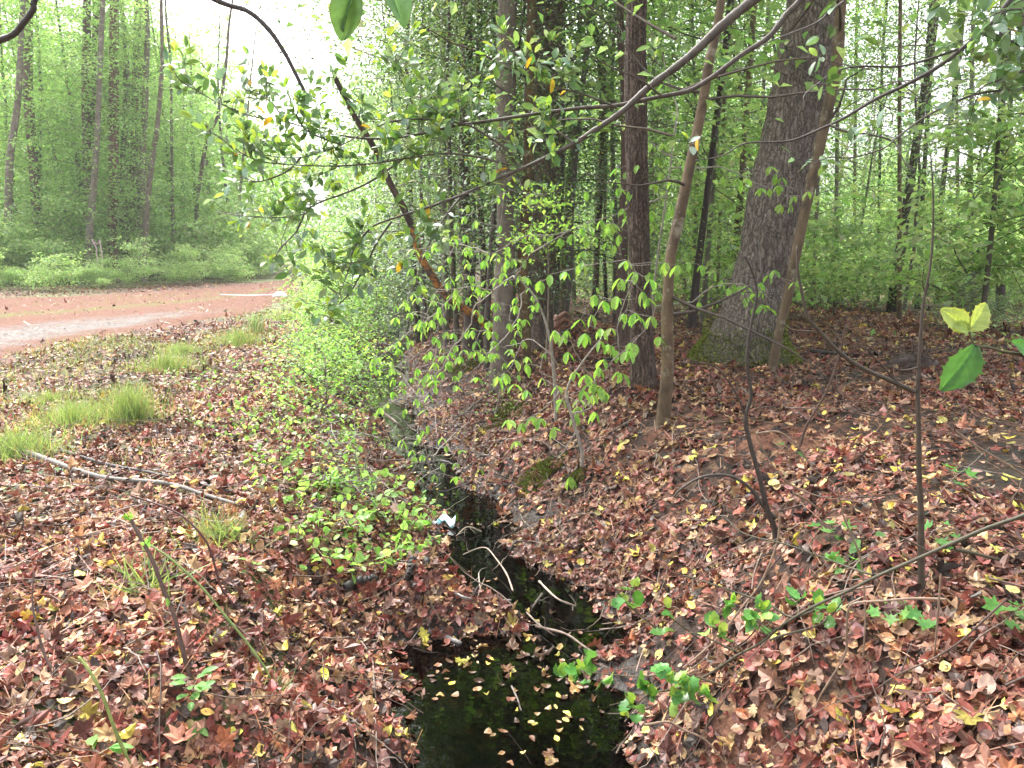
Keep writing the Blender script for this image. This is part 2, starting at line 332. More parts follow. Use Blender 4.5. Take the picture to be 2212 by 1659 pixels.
# ---------------------------------------------------------------- dirt road (its line read off the photograph, laid on the ground)
near=[(-260,900),(0,782),(150,742),(330,712),(480,690),(570,668),(625,640),(640,622),(650,607),(655,600)]
far_=[(-260,655),(0,640),(150,637),(300,630),(430,622),(520,614),(575,609),(610,604),(628,599),(640,596)]
def road_mat():
    m,nt,N,L=mat('needle_covered_dirt'); tc=N('ShaderNodeTexCoord')
    n=N('ShaderNodeTexNoise'); n.inputs['Scale'].default_value=30; n.inputs['Detail'].default_value=6; n.inputs['Roughness'].default_value=.75; L(tc.outputs['Object'],n.inputs['Vector'])
    r=N('ShaderNodeValToRGB'); e=r.color_ramp.elements; e[0].position=.34; e[0].color=(.06,.035,.027,1); e[1].position=.74; e[1].color=(.27,.145,.11,1); L(n.outputs['Fac'],r.inputs[0])
    n2=N('ShaderNodeTexNoise'); n2.inputs['Scale'].default_value=25; n2.inputs['Detail'].default_value=6; L(tc.outputs['Object'],n2.inputs['Vector'])
    r2=N('ShaderNodeValToRGB'); e=r2.color_ramp.elements; e[0].position=.35; e[0].color=(.09,.08,.075,1); e[1].position=.7; e[1].color=(.24,.225,.215,1); L(n2.outputs['Fac'],r2.inputs[0])
    a=N('ShaderNodeAttribute'); a.attribute_name='Col'; sx=N('ShaderNodeSeparateColor'); L(a.outputs['Color'],sx.inputs[0])
    n4=N('ShaderNodeTexNoise'); n4.inputs['Scale'].default_value=3; n4.inputs['Detail'].default_value=6; n4.inputs['Roughness'].default_value=.7; L(tc.outputs['Object'],n4.inputs['Vector'])
    def zone(ch,w=.16):
        ad=N('ShaderNodeMath'); ad.operation='ADD'; L(sx.outputs[ch],ad.inputs[0]); L(n4.outputs['Fac'],ad.inputs[1])
        mr=N('ShaderNodeMapRange'); mr.inputs['From Min'].default_value=1.0-w; mr.inputs['From Max'].default_value=1.0+w; L(ad.outputs[0],mr.inputs['Value']); return mr.outputs[0]
    mx=N('ShaderNodeMixRGB'); L(zone(0),mx.inputs[0]); L(r.outputs[0],mx.inputs[1]); L(r2.outputs[0],mx.inputs[2])
    mg=N('ShaderNodeMixRGB'); L(zone(1),mg.inputs[0]); L(mx.outputs[0],mg.inputs[1]); mg.inputs[2].default_value=(.11,.14,.05,1)
    p=N('ShaderNodeBsdfPrincipled'); p.inputs['Roughness'].default_value=.95; p.inputs['Specular IOR Level'].default_value=.08; L(mg.outputs[0],p.inputs['Base Color'])
    b=N('ShaderNodeBump'); b.inputs['Strength'].default_value=.7; b.inputs['Distance'].default_value=.015; L(n.outputs['Fac'],b.inputs['Height']); L(b.outputs[0],p.inputs['Normal'])
    L(p.outputs[0],N('ShaderNodeOutputMaterial').inputs[0]); return m
NE=cat_rom([onz(a,b,0.)[:2] for a,b in near],14); FE=cat_rom([onz(a,b,0.)[:2] for a,b in far_],14)
# beyond the last point read off, carry on along the ditch
_npx=[p[0] for p in near]; _npy=[p[1] for p in near]; _fpx=[p[0] for p in far_]; _fpy=[p[1] for p in far_]
def yfar(x,y):
    'distance to the far road edge seen along the way to (x, y)'
    a,b=proj(x,y,0*x); return onz(a,np.interp(a,_fpx,_fpy),0.)[...,1]
def ynear(x,y):
    a,b=proj(x,y,0*x); return onz(a,np.interp(a,_npx,_npy),0.)[...,1]
def ext(E):
    k=E[-1]; return np.vstack([E,[k+np.array([-.15,1.])*s for s in (10,25,50,90)]])
NE=ext(NE); FE=ext(FE)
ts=np.linspace(0,1,60); RX=NE[:,None,0]*(1-ts)+FE[:,None,0]*ts; RY=NE[:,None,1]*(1-ts)+FE[:,None,1]*ts
edge=.10*noise(RX,RY,f=1.5,o=3,seed=3)
crown_=np.clip(np.minimum(ts,1-ts)*14,0,1)[None]
RZ=terr(RX,RY)+.028*crown_-.03*(1-crown_)+.012*crown_
tt=ts[None]+0*RX
gravel=np.exp(-((tt-.17)/.14)**2)*sstep(-3.5,-7.0,RX)*.68+np.exp(-((tt-.30)/.06)**2)*.15
gravel=gravel*sstep(24,12,RY)
grassy=(np.exp(-((tt-.47)/.10)**2)*.47+np.exp(-((tt-1.0)/.10)**2)*.5+np.exp(-((tt-.0)/.07)**2)*.35)*sstep(6,14,RY)+.55*sstep(22,42,RY)*np.exp(-((tt-.5)/.2)**2)
rc=np.stack([gravel,np.clip(grassy,0,1),0*gravel],-1).reshape(-1,3)
tag(grid_mesh(RX,RY,RZ,'road',road_mat(),rc),kind='structure')
def on_road(x,y):
    a,b=proj(x,y,0*x); return (a<655)&(b<np.interp(a,_npx,_npy))&(b>np.interp(a,_fpx,_fpy))

# ---------------------------------------------------------------- leaf litter
T_OAK=[leaf_poly(OAK,curl=c,cup=k,rng=rg(i),wob=.05) for i,(c,k) in enumerate([(.6,.2),(-.5,.5),(1.0,-.3),(.3,.9)])]
T_GUM=[leaf_poly(GUM,curl=c,cup=k,c=(0,.3),rng=rg(10+i),wob=.05) for i,(c,k) in enumerate([(.5,.3),(-.6,-.2)])]
T_MAP=[leaf_poly(MAPLE,curl=.6,cup=.5,rng=rg(20),wob=.05),leaf_poly(MAPLE,curl=-.4,cup=-.4,rng=rg(21),wob=.06)]
T_ELL=[leaf_poly(ELL,curl=c,cup=k,rng=rg(30+i),wob=.025) for i,(c,k) in enumerate([(.9,.3),(-.7,.2),(1.8,-.3)])]
T_OVL=[leaf_poly(OVAL,curl=c,cup=k,rng=rg(40+i),wob=.03) for i,(c,k) in enumerate([(.5,.3),(-.4,.5)])]
T_FRG=[leaf_poly(FRAG,curl=.8,cup=.6,rng=rg(50),wob=.08)]
DEADC=[(.18,.054,.040),(.24,.084,.062),(.12,.056,.044),(.040,.025,.021),(.29,.15,.105),(.41,.25,.14),(.48,.33,.18),(.27,.11,.055),(.17,.040,.030),(.27,.17,.135),(.60,.48,.11)]
DEADW=[17,18,15,11,15,12,7,5,2.5,10,2.2]
def polar(rng,n,r0,r1,a0=-44,a1=44,yoff=0.):
    r=np.sqrt(rng.uniform(r0*r0,r1*r1,n)); a=np.radians(rng.uniform(a0,a1,n)); return r*np.sin(a),r*np.cos(a)+yoff
def litter(name,seed,bands,cols,wts,size,kinds,lift=.025,tilt=.26,keep=None,zfun=None,matl=None,lbl=None):
    rng=rg(seed); g=Geo()
    for (n,r0,r1,sc) in bands:
        x,y=polar(rng,n,r0,r1)
        if keep is not None:
            k=keep(x,y,rng); x,y=x[k],y[k]
        n=len(x)
        if n==0: continue
        P=onT(x,y); 
        if zfun is None: P[:,2]+=rng.uniform(.002,lift,n)
        else: P[:,2]=zfun(x,y,rng)
        nr=tnormal(x,y) if zfun is None else np.tile([0,0,1.],(n,1))
        nr=unit(nr+rng.normal(0,tilt,(n,3))*rng.choice([.4,1,1.8],n)[:,None]); d=unit(np.cross(nr,rng.normal(size=(n,3))))
        M=basis(d,nr); C=np.clip(pal(rng,cols,wts,n,.25)*(1+.42*noise(x,y,f=1.1,o=3,seed=9)-.12*noise(x,y,f=5,o=1,seed=3))[:,None],.004,.9)
        ki=rng.choice(len(kinds),n,p=np.array([k[1] for k in kinds])/sum(k[1] for k in kinds))
        for j,(tl,_,s0,s1) in enumerate(kinds):
            sub=rng.integers(0,len(tl),n)
            for q,t in enumerate(tl):
                mk=(ki==j)&(sub==q); mm=mk.sum()
                if not mm: continue
                S=rng.uniform(s0,s1,mm)*sc; S3=np.stack([S*rng.uniform(.75,1.15,mm),S,S*rng.uniform(.3,1.6,mm)],-1)
                scatter(g,t,P[mk],M[mk],S3,C[mk])
    o=g.build(name,matl or M_DEAD,smooth=False); tag(o,lbl,None,kind='stuff'); return o
def k_litter(x,y,rng):
    d=x-cdl(y); s=np.abs(d)-hwl(y); z=terr(x,y)
    p=np.where(z<WZ-.01,.16,np.where(z<WZ+.05,.62,1.)); p=np.where(on_road(x,y),.22*(noise(x,y,f=1.3,o=2,seed=4)>0),p)
    p=p*(1-.75*sstep(.62,.80,noise(x,y,f=.9,o=3,seed=6)+.5)*(d>0)*sstep(2,3,y))   # bare patches
    p=p*(1-.85*np.exp(-((x-2.2)**2/.8+(y-3.1)**2/.7)))*(1-.5*np.exp(-((x-1.0)**2+(y-3.6)**2)/.10))
    return rng.uniform(size=len(x))<p
litter('leaf_litter',101,[(44000,1.5,4.2,.72),(58000,4.2,8,.74),(46000,8,15,.92),(22000,15,34,1.25)],DEADC,DEADW,1,
  [(T_OAK,17,.05,.135),(T_GUM,1.6,.05,.09),(T_MAP,4,.05,.12),(T_ELL,32,.03,.085),(T_OVL,22,.03,.08),(T_FRG,30,.02,.07)],keep=k_litter)
# floating leaves: nearly flat on the water
def k_float(x,y,rng):
    d=x-cdl(y); return (np.abs(d)<hwl(y)+.05)&(terr(x,y)<WZ+.01)&(rng.uniform(size=len(x))<np.clip(.35+.9*noise(x,y,f=2.5,o=2,seed=8),.02,1))
litter('floating_leaves',102,[(5500,1.8,5,.95),(8500,5,14,1.05)],[(.60,.50,.10),(.55,.42,.16),(.36,.22,.11),(.20,.10,.05),(.10,.05,.03)],[2.5,2.5,4,5,5],1,
  [(T_OVL,5,.02,.045),(T_ELL,5,.02,.05),(T_OAK,1.,.05,.10)],keep=k_float,zfun=lambda x,y,r: WZ+.003+r.uniform(0,.004,len(x)),tilt=.10)
# yellow fallen leaves, brighter, scattered over both banks
litter('yellow_leaves',103,[(800,1.5,5,1.1),(900,5,12,1.05),(900,10,26,1.1)],[(.62,.52,.10),(.55,.46,.16),(.58,.42,.10),(.45,.45,.15)],[4,4,2,1],1,
  [(T_OVL,5,.03,.055),(T_ELL,5,.035,.07)],lift=.045,keep=lambda x,y,r:(terr(x,y)>WZ)&(r.uniform(size=len(x))<.55))
# pine needles and twig crumbs
def strips(name,seed,bands,L0,L1,w,cols,wts,keep=None,tilt=.22,lift=.04):
    rng=rg(seed); g=Geo(); t=(np.array([(-.5,0,0),(.5,0,0),(.5,.5,.06),(-.5,.5,.06),(.5,1,0),(-.5,1,0)]),[np.array([(0,1,2,3),(3,2,4,5)])])
    for n,r0,r1,sc in bands:
        x,y=polar(rng,n,r0,r1)
        if keep is not None: k=keep(x,y,rng); x,y=x[k],y[k]
        n=len(x); P=onT(x,y); P[:,2]+=rng.uniform(.004,lift,n); nr=unit(tnormal(x,y)+rng.normal(0,tilt,(n,3))); d=unit(np.cross(nr,rng.normal(size=(n,3))))
        S=np.stack([np.full(n,w)*sc*rng.uniform(.6,1.3,n),rng.uniform(L0,L1,n),rng.uniform(.2,1,n)*L0],-1); scatter(g,t,P,basis(d,nr),S,pal(rng,cols,wts,n,.2))
    return tag(g.build(name,M_DEAD),kind='stuff')
strips('pine_needles',104,[(5000,1.5,5,1),(5500,5,10,1.5)],.08,.16,.0022,[(.30,.13,.07),(.42,.24,.13),(.16,.07,.04)],[3,1,2],keep=lambda x,y,r:terr(x,y)>WZ)
strips('needle_carpet',105,[(32000,11,34,3.2)],.10,.22,.004,[(.24,.075,.045),(.13,.04,.027),(.34,.20,.12)],[4,3,1],keep=lambda x,y,r:on_road(x,y)&(r.uniform(size=len(x))<np.where(y<15.5,.5,1)),lift=.03)
# road litter: small pale yellow-green leaves on the wheel strip
litter('road_leaves',106,[(6500,9,26,1.3)],[(.42,.38,.16),(.38,.24,.14),(.2,.09,.06)],[4,3,3],1,[(T_ELL,1,.025,.05),(T_OVL,1,.025,.045)],keep=lambda x,y,r:on_road(x,y)&(r.uniform(size=len(x))<.8))
# dead twigs in the litter
def dead_twigs():
    rng=rg(110); g=Geo()
    for n,r0,r1 in ((560,1.6,5),(820,5,11)):
        x,y=polar(rng,n,r0,r1)
        for a,b in zip(x,y):
            L=rng.uniform(.12,.55); d=rng.normal(size=3); d[2]=rng.uniform(-.02,.35); m=6
            P=wander(rng,(a,b,0),d,L,m,.16); P[:,2]=P[:,2]*.5+terr(P[:,0],P[:,1])+rng.uniform(.01,.05)
            c=np.array([(.10,.06,.045),(.22,.15,.11),(.34,.27,.22)][rng.choice(3,p=[.5,.3,.2])])
            tube(g,P,np.linspace(rng.uniform(.0016,.0042),.001,m+1),4,c*.5)
    return tag(g.build('fallen_twigs',M_TWIG),kind='stuff')
dead_twigs()
# moss cushions on the ditch bank
def moss(name,cx,cy,rx,seed,label,n=2600):
    rng=rg(seed); c=G(cx,cy); g=Geo(); a=rng.uniform(0,6.28,n); r=rx*np.sqrt(rng.uniform(0,1,n))*(1+.3*np.sin(3*a+seed)); x=c[0]+r*np.cos(a); y=c[1]+r*np.sin(a)*.8
    P=onT(x,y,0); P[:,2]+=.03*np.clip(1-(r/rx)**2,0,1)*rng.uniform(.3,1,n)+.01
    d=unit(tnormal(x,y)+rng.normal(0,.6,(n,3))); scatter(g,leaf_card(.5),P,basis(d,rng.normal(size=(n,3))),rng.uniform(.008,.02,n),pal(rng,[(.13,.17,.03),(.20,.22,.05),(.07,.09,.02)],[3,2,2],n))
    return tag(g.build(name,M_MOSS),label,None,kind='stuff')
moss('moss',1165,1030,.16,1,'olive green moss cushion on the steep ditch bank')
moss('moss',1010,800,.26,2,'green moss on bank beside the pale grey trunk foot')
moss('moss',1085,905,.2,3,'moss below the grey trunk above the ditch')
moss('moss',1245,1035,.08,4,'small moss spot on bank',900)

# ---------------------------------------------------------------- grass
def blades(rng,g,x,y,h0,h1,w,cols,wts,lean=.35,dz=0):
    n=len(x); P=onT(x,y,dz); d=unit(np.stack([rng.normal(0,lean,n),rng.normal(0,lean,n),np.ones(n)],-1)); nn=rng.normal(size=(n,3))
    t=(np.array([(-.5,0,0),(.5,0,0),(.4,.5,-.02),(-.4,.5,-.02),(.2,.82,-.14),(-.2,.82,-.14),(0,1,-.32)]),[np.array([(0,1,2,3),(3,2,4,5)]),np.array([(5,4,6)])])
    H=rng.uniform(h0,h1,n); S=np.stack([np.full(n,w),H,H],-1); scatter(g,t,P,basis(d,nn),S,pal(rng,cols,wts,n,.15))
GRC=[(.25,.37,.14),(.32,.44,.19),(.18,.28,.11)]; GRW=[3,2,2]
def verge():
    rng=rg(120); g=Geo(); n=260000; x,y=polar(rng,n,13,58,-46,-5)
    yf=yfar(x,y); yn=ynear(x,y); q=(y-yn)/np.maximum(yf-yn,.1)
    p=.75*sstep(0,1.,y-yf)*sstep(9,4,y-yf)+.30*(np.exp(-((q-.48)/.10)**2)*(y>15))*(noise(x,y,f=.7)>.0)+.5*np.exp(-((yn-y)/.8)**2)*(y>15)*(noise(x,y,f=.6)>-.1)+.8*(y>26)*(np.abs(q-.5)<.16)+.6*(y>30)*(q>-.6)*(q<0)
    k=rng.uniform(size=n)<p*(.5+.7*noise(x,y,f=1.2,seed=2)); x,y=x[k],y[k]
    blades(rng,g,x,y,.05,.17,.014,GRC+[(.28,.30,.13)],GRW+[2],.5)
    return tag(g.build('verge_grass',M_GRASS),kind='stuff')
verge()
def tuft(px,py,rad,h,n,label,seed,w=.0035,lean=.4,cols=GRC,group=None):
    rng=rg(seed); n=int(n*1.6); c=G(px,py); g=Geo(); a=rng.uniform(0,6.28,n); r=rad*1.35*np.abs(rng.normal(0,.5,n))*(1+.35*np.sin(3*a+seed)); x=c[0]+r*np.cos(a); y=c[1]+r*np.sin(a)
    blades(rng,g,x,y,h*.3,h,w,list(cols)+[(.40,.33,.18)],GRW+[.8],lean); o=g.build('grass_tuft',M_GRASS,origin=c); return tag(o,label,'grass tuft',group or 'grass tufts on the leafy roadside')
def stray_grass():
    rng=rg(130); g=Geo(); n=110000; x,y=polar(rng,n,4,26,-46,-8); d=x-cdl(y); q=noise(x,y,f=.55,o=3,seed=7)
    p=.75*sstep(-.05,.28,q)*sstep(-1.4,-2.4,d)*.8*np.where(on_road(x,y),.25,1.)*sstep(3.6,5,y); k=rng.uniform(size=n)<p; x,y=x[k],y[k]
    blades(rng,g,x,y,.05,.20,.004,GRC+[(.42,.36,.20)],GRW+[.5],.6); tag(g.build('stray_grass',M_GRASS),kind='stuff')
stray_grass()
tuft(285,910,.17,.36,700,'tallest dense light green grass tuft, standing upright among fallen leaves',1,lean=.28)
tuft(160,915,.34,.24,900,'wide low spreading grass patch beside the tallest tuft',2,lean=.5)
tuft(40,985,.28,.24,750,'coarse grass tuft at the picture edge where the grey branch starts',3,lean=.5)
tuft(110,870,.35,.14,600,'thin ragged grass behind the wide spreading patch',11,lean=.6)
tuft(365,800,.34,.26,750,'soft green grass clump farther back towards the road',4,lean=.35)
tuft(392,765,.30,.2,500,'yellow green grass clump behind the soft clump near road',12,lean=.35)
tuft(515,745,.36,.3,700,'grass clump near the ditch shrubs with upright fine blades',5,lean=.3)
tuft(553,720,.14,.42,110,'bluish stiff grass tuft at edge of the red needles',6,w=.008,lean=.25,cols=[(.14,.26,.16),(.2,.34,.2),(.3,.34,.2)])
tuft(475,1170,.15,.2,150,'sparse arching grass tuft beside the low leafy vine',7,w=.004,lean=.7)
tuft(315,1280,.10,.22,60,'few broad arching blades at foot of the brown bare stem',8,w=.006,lean=1.0)
tuft(600,1500,.06,.12,22,'tiny sprig of thin grass by the foot of the bent green stem',9,w=.003,lean=.8)
tuft(620,690,.5,.2,500,'grass fringe where the shrubs meet the road',10,w=.006,lean=.4)
# ---------------------------------------------------------------- foliage builders
SPRING=[(.235,.38,.135),(.305,.445,.19),(.17,.285,.10),(.375,.495,.23)]; SPW=[4,3,3,1]
HOLC=[(.09,.18,.08),(.145,.26,.12),(.22,.33,.22),(.30,.45,.12),(.06,.12,.05),(.5,.38,.05)]; HOLW=[4,4,5,2.2,2,.08]
T_CARD=leaf_card(.62,.3,.2); T_LF=leaf_fold(.55,.25,.25,rows=(.5,)); T_ROUND=leaf_fold(.85,.2,.12,rows=(.2,.55,.85))
def inst(me,name,parent,loc=(0,0,0),rz=0.,sc=1.,sz=None):
    o=bpy.data.objects.new(name,me); COL.objects.link(o); o.parent=parent; o.location=tuple(float(v) for v in loc); o.rotation_euler=(0,0,float(rz)); o.scale=(sc,sc,sz or sc); return o
def take(o):
    me=o.data; bpy.data.objects.remove(o); return me
def crown_mesh(seed,z0,z1,R,nb,nl,leaf,cols,wts,tpl=T_CARD,flat=.25,barkc=(.10,.075,.06),matl=None,low=.55,rise=.35,tubes=True,name='crown',shape=None):
    """Tiers of leafy sprays round an upright axis: returns (limb mesh, leaf mesh)."""
    rng=rg(seed); gl=Geo(); gt=Geo(); per=max(1,nl//nb)
    for b in range(nb):
        f=(b+rng.uniform())/nb; z=z0+(z1-z0)*f; prof=(low+(1-low)*math.sin(math.pi*min(1,f*1.02))**.7) if shape is None else shape(f)
        L=R*prof*rng.uniform(.55,1.1)*(1.0 if f<.75 else 1.0-(f-.75)*2.2)+.1; a=rng.uniform(0,6.28)
        d=np.array([math.cos(a),math.sin(a),rise*rng.uniform(.2,1.6)]); P=wander(rng,(0,0,z),d,L,6,.13,-.02)
        if tubes and b%2==0: tube(gt,P,np.linspace(.006+.004*L,.002,7),4,np.array(barkc)*.75)
        n=int(per*prof*rng.uniform(.5,1.5))
        t=rng.uniform(.12,1.08,n)**.75; q=np.clip(t,0,.999)*6; i=q.astype(int); u=(q-i)[:,None]; base=P[i]*(1-u)+P[i+1]*u
        # little side sprays
        k=rng.integers(0,9,n); sa=rng.normal(0,1,9); off=(rng.normal(0,1,(n,3))*np.array([1,1,flat])*(.16+.30*L*.35))
        off+= (rng.uniform(-1,1,(9,3))*np.array([.6,.6,.25*flat*2])*L*.45)[k]
        pos=base+off*np.clip(1.25-t*.3,0,2)[:,None]
        dd=unit(np.column_stack([np.cos(a)+rng.normal(0,.9,n),np.sin(a)+rng.normal(0,.9,n),rng.normal(-.25,.35,n)])); nn=unit(np.column_stack([rng.normal(0,.45,n),rng.normal(0,.45,n),np.ones(n)]))
        c=pal(rng,cols,wts,n,.12)*(1+rng.normal(0,.10)); scatter(gl,tpl,pos,basis(dd,nn),leaf*rng.uniform(.65,1.25,n),np.clip(c,0,.9))
    lm=take(gl.build(name,matl or M_LEAF,smooth=False)); tm=take(gt.build('limbs',M_TWIG)) if tubes else None
    return tm,lm
LEFTC=[crown_mesh(200+i,1.4,15.5,r,70,n,.17,[(.28,.43,.155),(.345,.49,.205),(.215,.35,.12),(.41,.54,.25)],SPW,flat=.2) for i,(r,n) in enumerate([(3.0,4600),(3.6,5400),(2.6,4000),(3.3,5000)])]
RIGHTC=[crown_mesh(220+i,2.2,14,r,70,n,.11,SPRING,[3,3,3,2],flat=.25) for i,(r,n) in enumerate([(2.4,3600),(2.9,4400),(2.2,3200)])]
HOLLYC=[crown_mesh(240+i,.8,7.5,r,80,n,.055,HOLC,HOLW,flat=.35,matl=M_WAX,tpl=T_LF,low=.7) for i,(r,n) in enumerate([(1.7,10800),(2.0,12500)])]
HIGHC=[crown_mesh(250+i,5.0,17,r,80,n,.105,SPRING,SPW,flat=.3) for i,(r,n) in enumerate([(4.0,4200),(3.4,3800)])]
SHRUB=[crown_mesh(260+i,.25,h,r,26,n,l,SPRING+[(.44,.55,.28)],[2,4,.5,4,5],flat=.28,low=.8,rise=.5) for i,(h,r,n,l) in enumerate([(2.0,1.5,1500,.15),(1.4,1.3,1100,.14),(2.8,1.6,1900,.15)])]
BUSH=[crown_mesh(270+i,.05,h,r,40,n,.062,[(.24,.42,.10),(.32,.50,.15),(.15,.30,.08),(.40,.50,.13)],[4,3,2,1],flat=.5,tpl=T_LF,low=.8,rise=.6) for i,(h,r,n) in enumerate([(.8,.6,1150),(.55,.55,900),(1.15,.65,1400)])]
HSHR=[crown_mesh(280+i,.05,h,r,70,n,.045,HOLC,[3,4,4,3,1,.2],flat=.5,tpl=T_LF,matl=M_WAX,low=.8,rise=.5) for i,(h,r,n) in enumerate([(1.3,.8,4200),(.9,.7,3200)])]

# ---------------------------------------------------------------- trunks
def bark_disp(seed,k=10,amp=.07,zf=5,flare=0,plates=False):
    ph=rg(seed).uniform(0,6.28,6)
    def f(th,s):
        w=.5*np.sin(s*zf*.7+ph[0])+.35*np.sin(s*zf*1.9+ph[1]+2*th)
        r=np.abs(np.sin(th*k/2+w+ph[2]))**.6-.5
        r2=np.abs(np.sin(th*k*.9+2.2*w+s*zf*.8+ph[3]))**.7-.5
        v=amp*(r+.6*r2)+.025*np.sin(2*th+ph[4]+s*.8)
        if plates: v=v+amp*.5*np.sin(s*zf*3.1+3*np.sin(th*3+ph[5]))*np.sin(th*k*.5+ph[1])
        if flare: v=v+flare*np.exp(-s/.22)*(np.cos(th*4+ph[5])*.6)
        return v
    return f
def px_trunk(pts,Y=None,H=14.,sink=.12):
    """Pixel line (x, y, width) of a trunk standing at its foot -> world points, radii, foot."""
    b=G(pts[0][0],pts[0][1]) if Y is None else None
    Yb=b[1] if Y is None else Y; P=[];R=[]
    for x,y,w in pts:
        p=at(x,y,Yb); P.append(p); R.append(w/2/FP*np.linalg.norm(p-np.array([0,0,CAMZ]))*.985)
    P=np.array(P);R=np.array(R)
    if Y is not None: P[0,2]=min(P[0,2],float(terr(P[0,0],P[0,1])))
    foot=np.array([P[0,0],P[0,1],float(terr(P[0,0],P[0,1]))])
    P[0,2]=foot[2]-sink; R[0]*=1.22
    d=unit(P[-1]-P[-2] if len(P)<4 else P[-1]-P[-3]); d=unit(d+np.array([0,0,.6]))
    z=P[-1,2]; r=R[-1]
    if H>z+1:
        n=4; ex=[]; er=[]
        for i in range(1,n+1): ex.append(P[-1]+d*(H-z)*i/n+np.array([.08*math.sin(i*2.1),.05*math.cos(i*1.7),0])*(H-z)*.1); er.append(r*(1-.85*i/n)+.01)
        P=np.vstack([P,ex]); R=np.concatenate([R,er])
    return P,R,foot
def tree(name,label,pts,bark,Y=None,H=14.,sides=14,crown=None,cs=1.,group=None,disp=None,n=10,cat='tree',col=(.5,.5,.5),rz=None,limbs=0,seed=1):
    P,R,foot=px_trunk(pts,Y,H); P2=cat_rom(P,n); R2=np.interp(np.linspace(0,len(R)-1,len(P2)),np.arange(len(R)),R)
    t=thing(name,label,cat,foot,group); g=Geo(); tube(g,P2,R2,sides,col,disp)
    g.build('trunk',bark,t,origin=foot)
    rng=rg(seed*7+int(pts[0][0]))
    if limbs:
        for _ in range(limbs):
            gb=Geo()
            i=rng.integers(int(len(P2)*.2),int(len(P2)*.9)); a=rng.uniform(0,6.28); L=rng.uniform(.5,1.8)
            q=wander(rng,P2[i],(math.cos(a),math.sin(a)*.7,rng.uniform(-.1,.7)),L,7,.2); r0=min(R2[i]*.35,.02)
            tube(gb,q,np.linspace(r0,.002,8),5,(.05,.038,.032))
            for _k in range(3):
                j=rng.integers(2,7); tube(gb,wander(rng,q[j],rng.normal(size=3),L*.4,4,.25),np.linspace(.003,.001,5),3,(.05,.038,.032))
            gb.build('branch',M_TWIG,t,origin=foot)
    if crown is not None:
        a=rng.uniform(0,6.28) if rz is None else rz
        if crown[0]: inst(crown[0],'limbs',t,(0,0,0),a,cs)
        inst(crown[1],'crown',t,(0,0,0),a,cs)
    return t,P2,R2,foot
C3=lambda k:np.array(k)
# --- trees of the near wood, one by one
t,P2,R2,foot=tree('oak_tree','largest trunk, thick grey furrowed bark leaning to one side, mossy flared foot',
  [(1605,775,178),(1608,750,152),(1622,690,126),(1637,620,108),(1655,553,104),(1677,433,109),(1707,300,104),(1732,167,100),(1752,40,92),(1758,0,90)],M_OAK,H=17,sides=110,disp=bark_disp(3,22,.06,7,.22,True),n=34,crown=HIGHC[0])
# moss on its foot
def foot_moss():
    rng=rg(300); g=Geo(); n=5200; th=rng.uniform(0,6.28,n); s=np.abs(rng.normal(0,.16,n)); c=P2[0]+(P2[30]-P2[0])*np.clip(s/1.0,0,1)[:,None]
    rr=np.interp(s,np.arange(31)*np.linalg.norm(P2[30]-P2[0])/30,R2[:31])*(1.03+.04*np.exp(-s/.1)); o=np.stack([np.cos(th),np.sin(th),0*th],-1); p=np.column_stack([foot[0]+0*s+(P2[20,0]-P2[0,0])*s/max(.1,P2[20,2]-P2[0,2]),foot[1]+0*s,foot[2]+s])+o*rr[:,None]
    scatter(g,leaf_card(.6),p,basis(unit(o+rng.normal(0,.5,(n,3))),rng.normal(size=(n,3))),rng.uniform(.014,.03,n),pal(rng,[(.16,.20,.04),(.24,.27,.07),(.10,.13,.04)],[3,2,2],n))
    tr=[c_ for c_ in t.children if c_.name.startswith('trunk')][0]; g.build('moss',M_MOSS,tr,origin=foot)
foot_moss()
tree('leaning_tree','slender mottled tan trunk leaning against the far side of the largest trunk',[(1665,800,17),(1682,720,17),(1699,653,19),(1712,586,20),(1733,483,20),(1763,350,20),(1789,233,20),(1805,160,19),(1813,80,20),(1818,0,18)],M_MOTT,sides=20,disp=bark_disp(5,6,.03,4),n=12,H=11,crown=RIGHTC[0],limbs=3)
tree('sapling','smooth tan sapling standing alone on the leafy bank before the shaggy trunk',[(1432,915,34),(1435,880,30),(1442,800,27),(1441,687,25),(1444,620,22),(1449,553,22),(1465,480,23),(1485,384,21),(1516,233,19),(1532,133,18),(1553,33,15)],M_MOTT,sides=24,disp=bark_disp(6,5,.03,3,.15),n=14,H=8,crown=RIGHTC[2],cs=.8,limbs=5)
tree('cedar_tree','straight trunk with shaggy reddish brown stringy bark on the crest of the bank',[(1392,832,56),(1389,800,50),(1385,687,44),(1381,553,42),(1376,367,43),(1373,167,44),(1376,0,38)],M_SHAG,sides=60,disp=bark_disp(7,18,.10,2.2,.25),n=26,crown=HIGHC[1],cs=.9)
tree('fluted_tree','broad fluted trunk, pale on one side and dark on the other, mossy foot',[(1170,738,58),(1169,700,50),(1168,636,50),(1174,553,54),(1180,480,54),(1181,333,56),(1182,167,60),(1184,0,60)],M_OAK,sides=60,disp=bark_disp(8,9,.13,1.6,.2),n=26,H=16,crown=HIGHC[0],cs=.85,col=(.42,.36,.34))
tree('grey_tree','pale grey trunk rising from the ditch bank between the dark ones',[(1083,842,42),(1080,800,44),(1086,720,46),(1088,620,42),(1093,530,38),(1092,400,38),(1092,233,40),(1096,100,38),(1096,0,36)],M_GREY,sides=40,disp=bark_disp(9,12,.035,4,.2),n=18,H=15,crown=HIGHC[1],cs=.9,col=(.42,.40,.37))
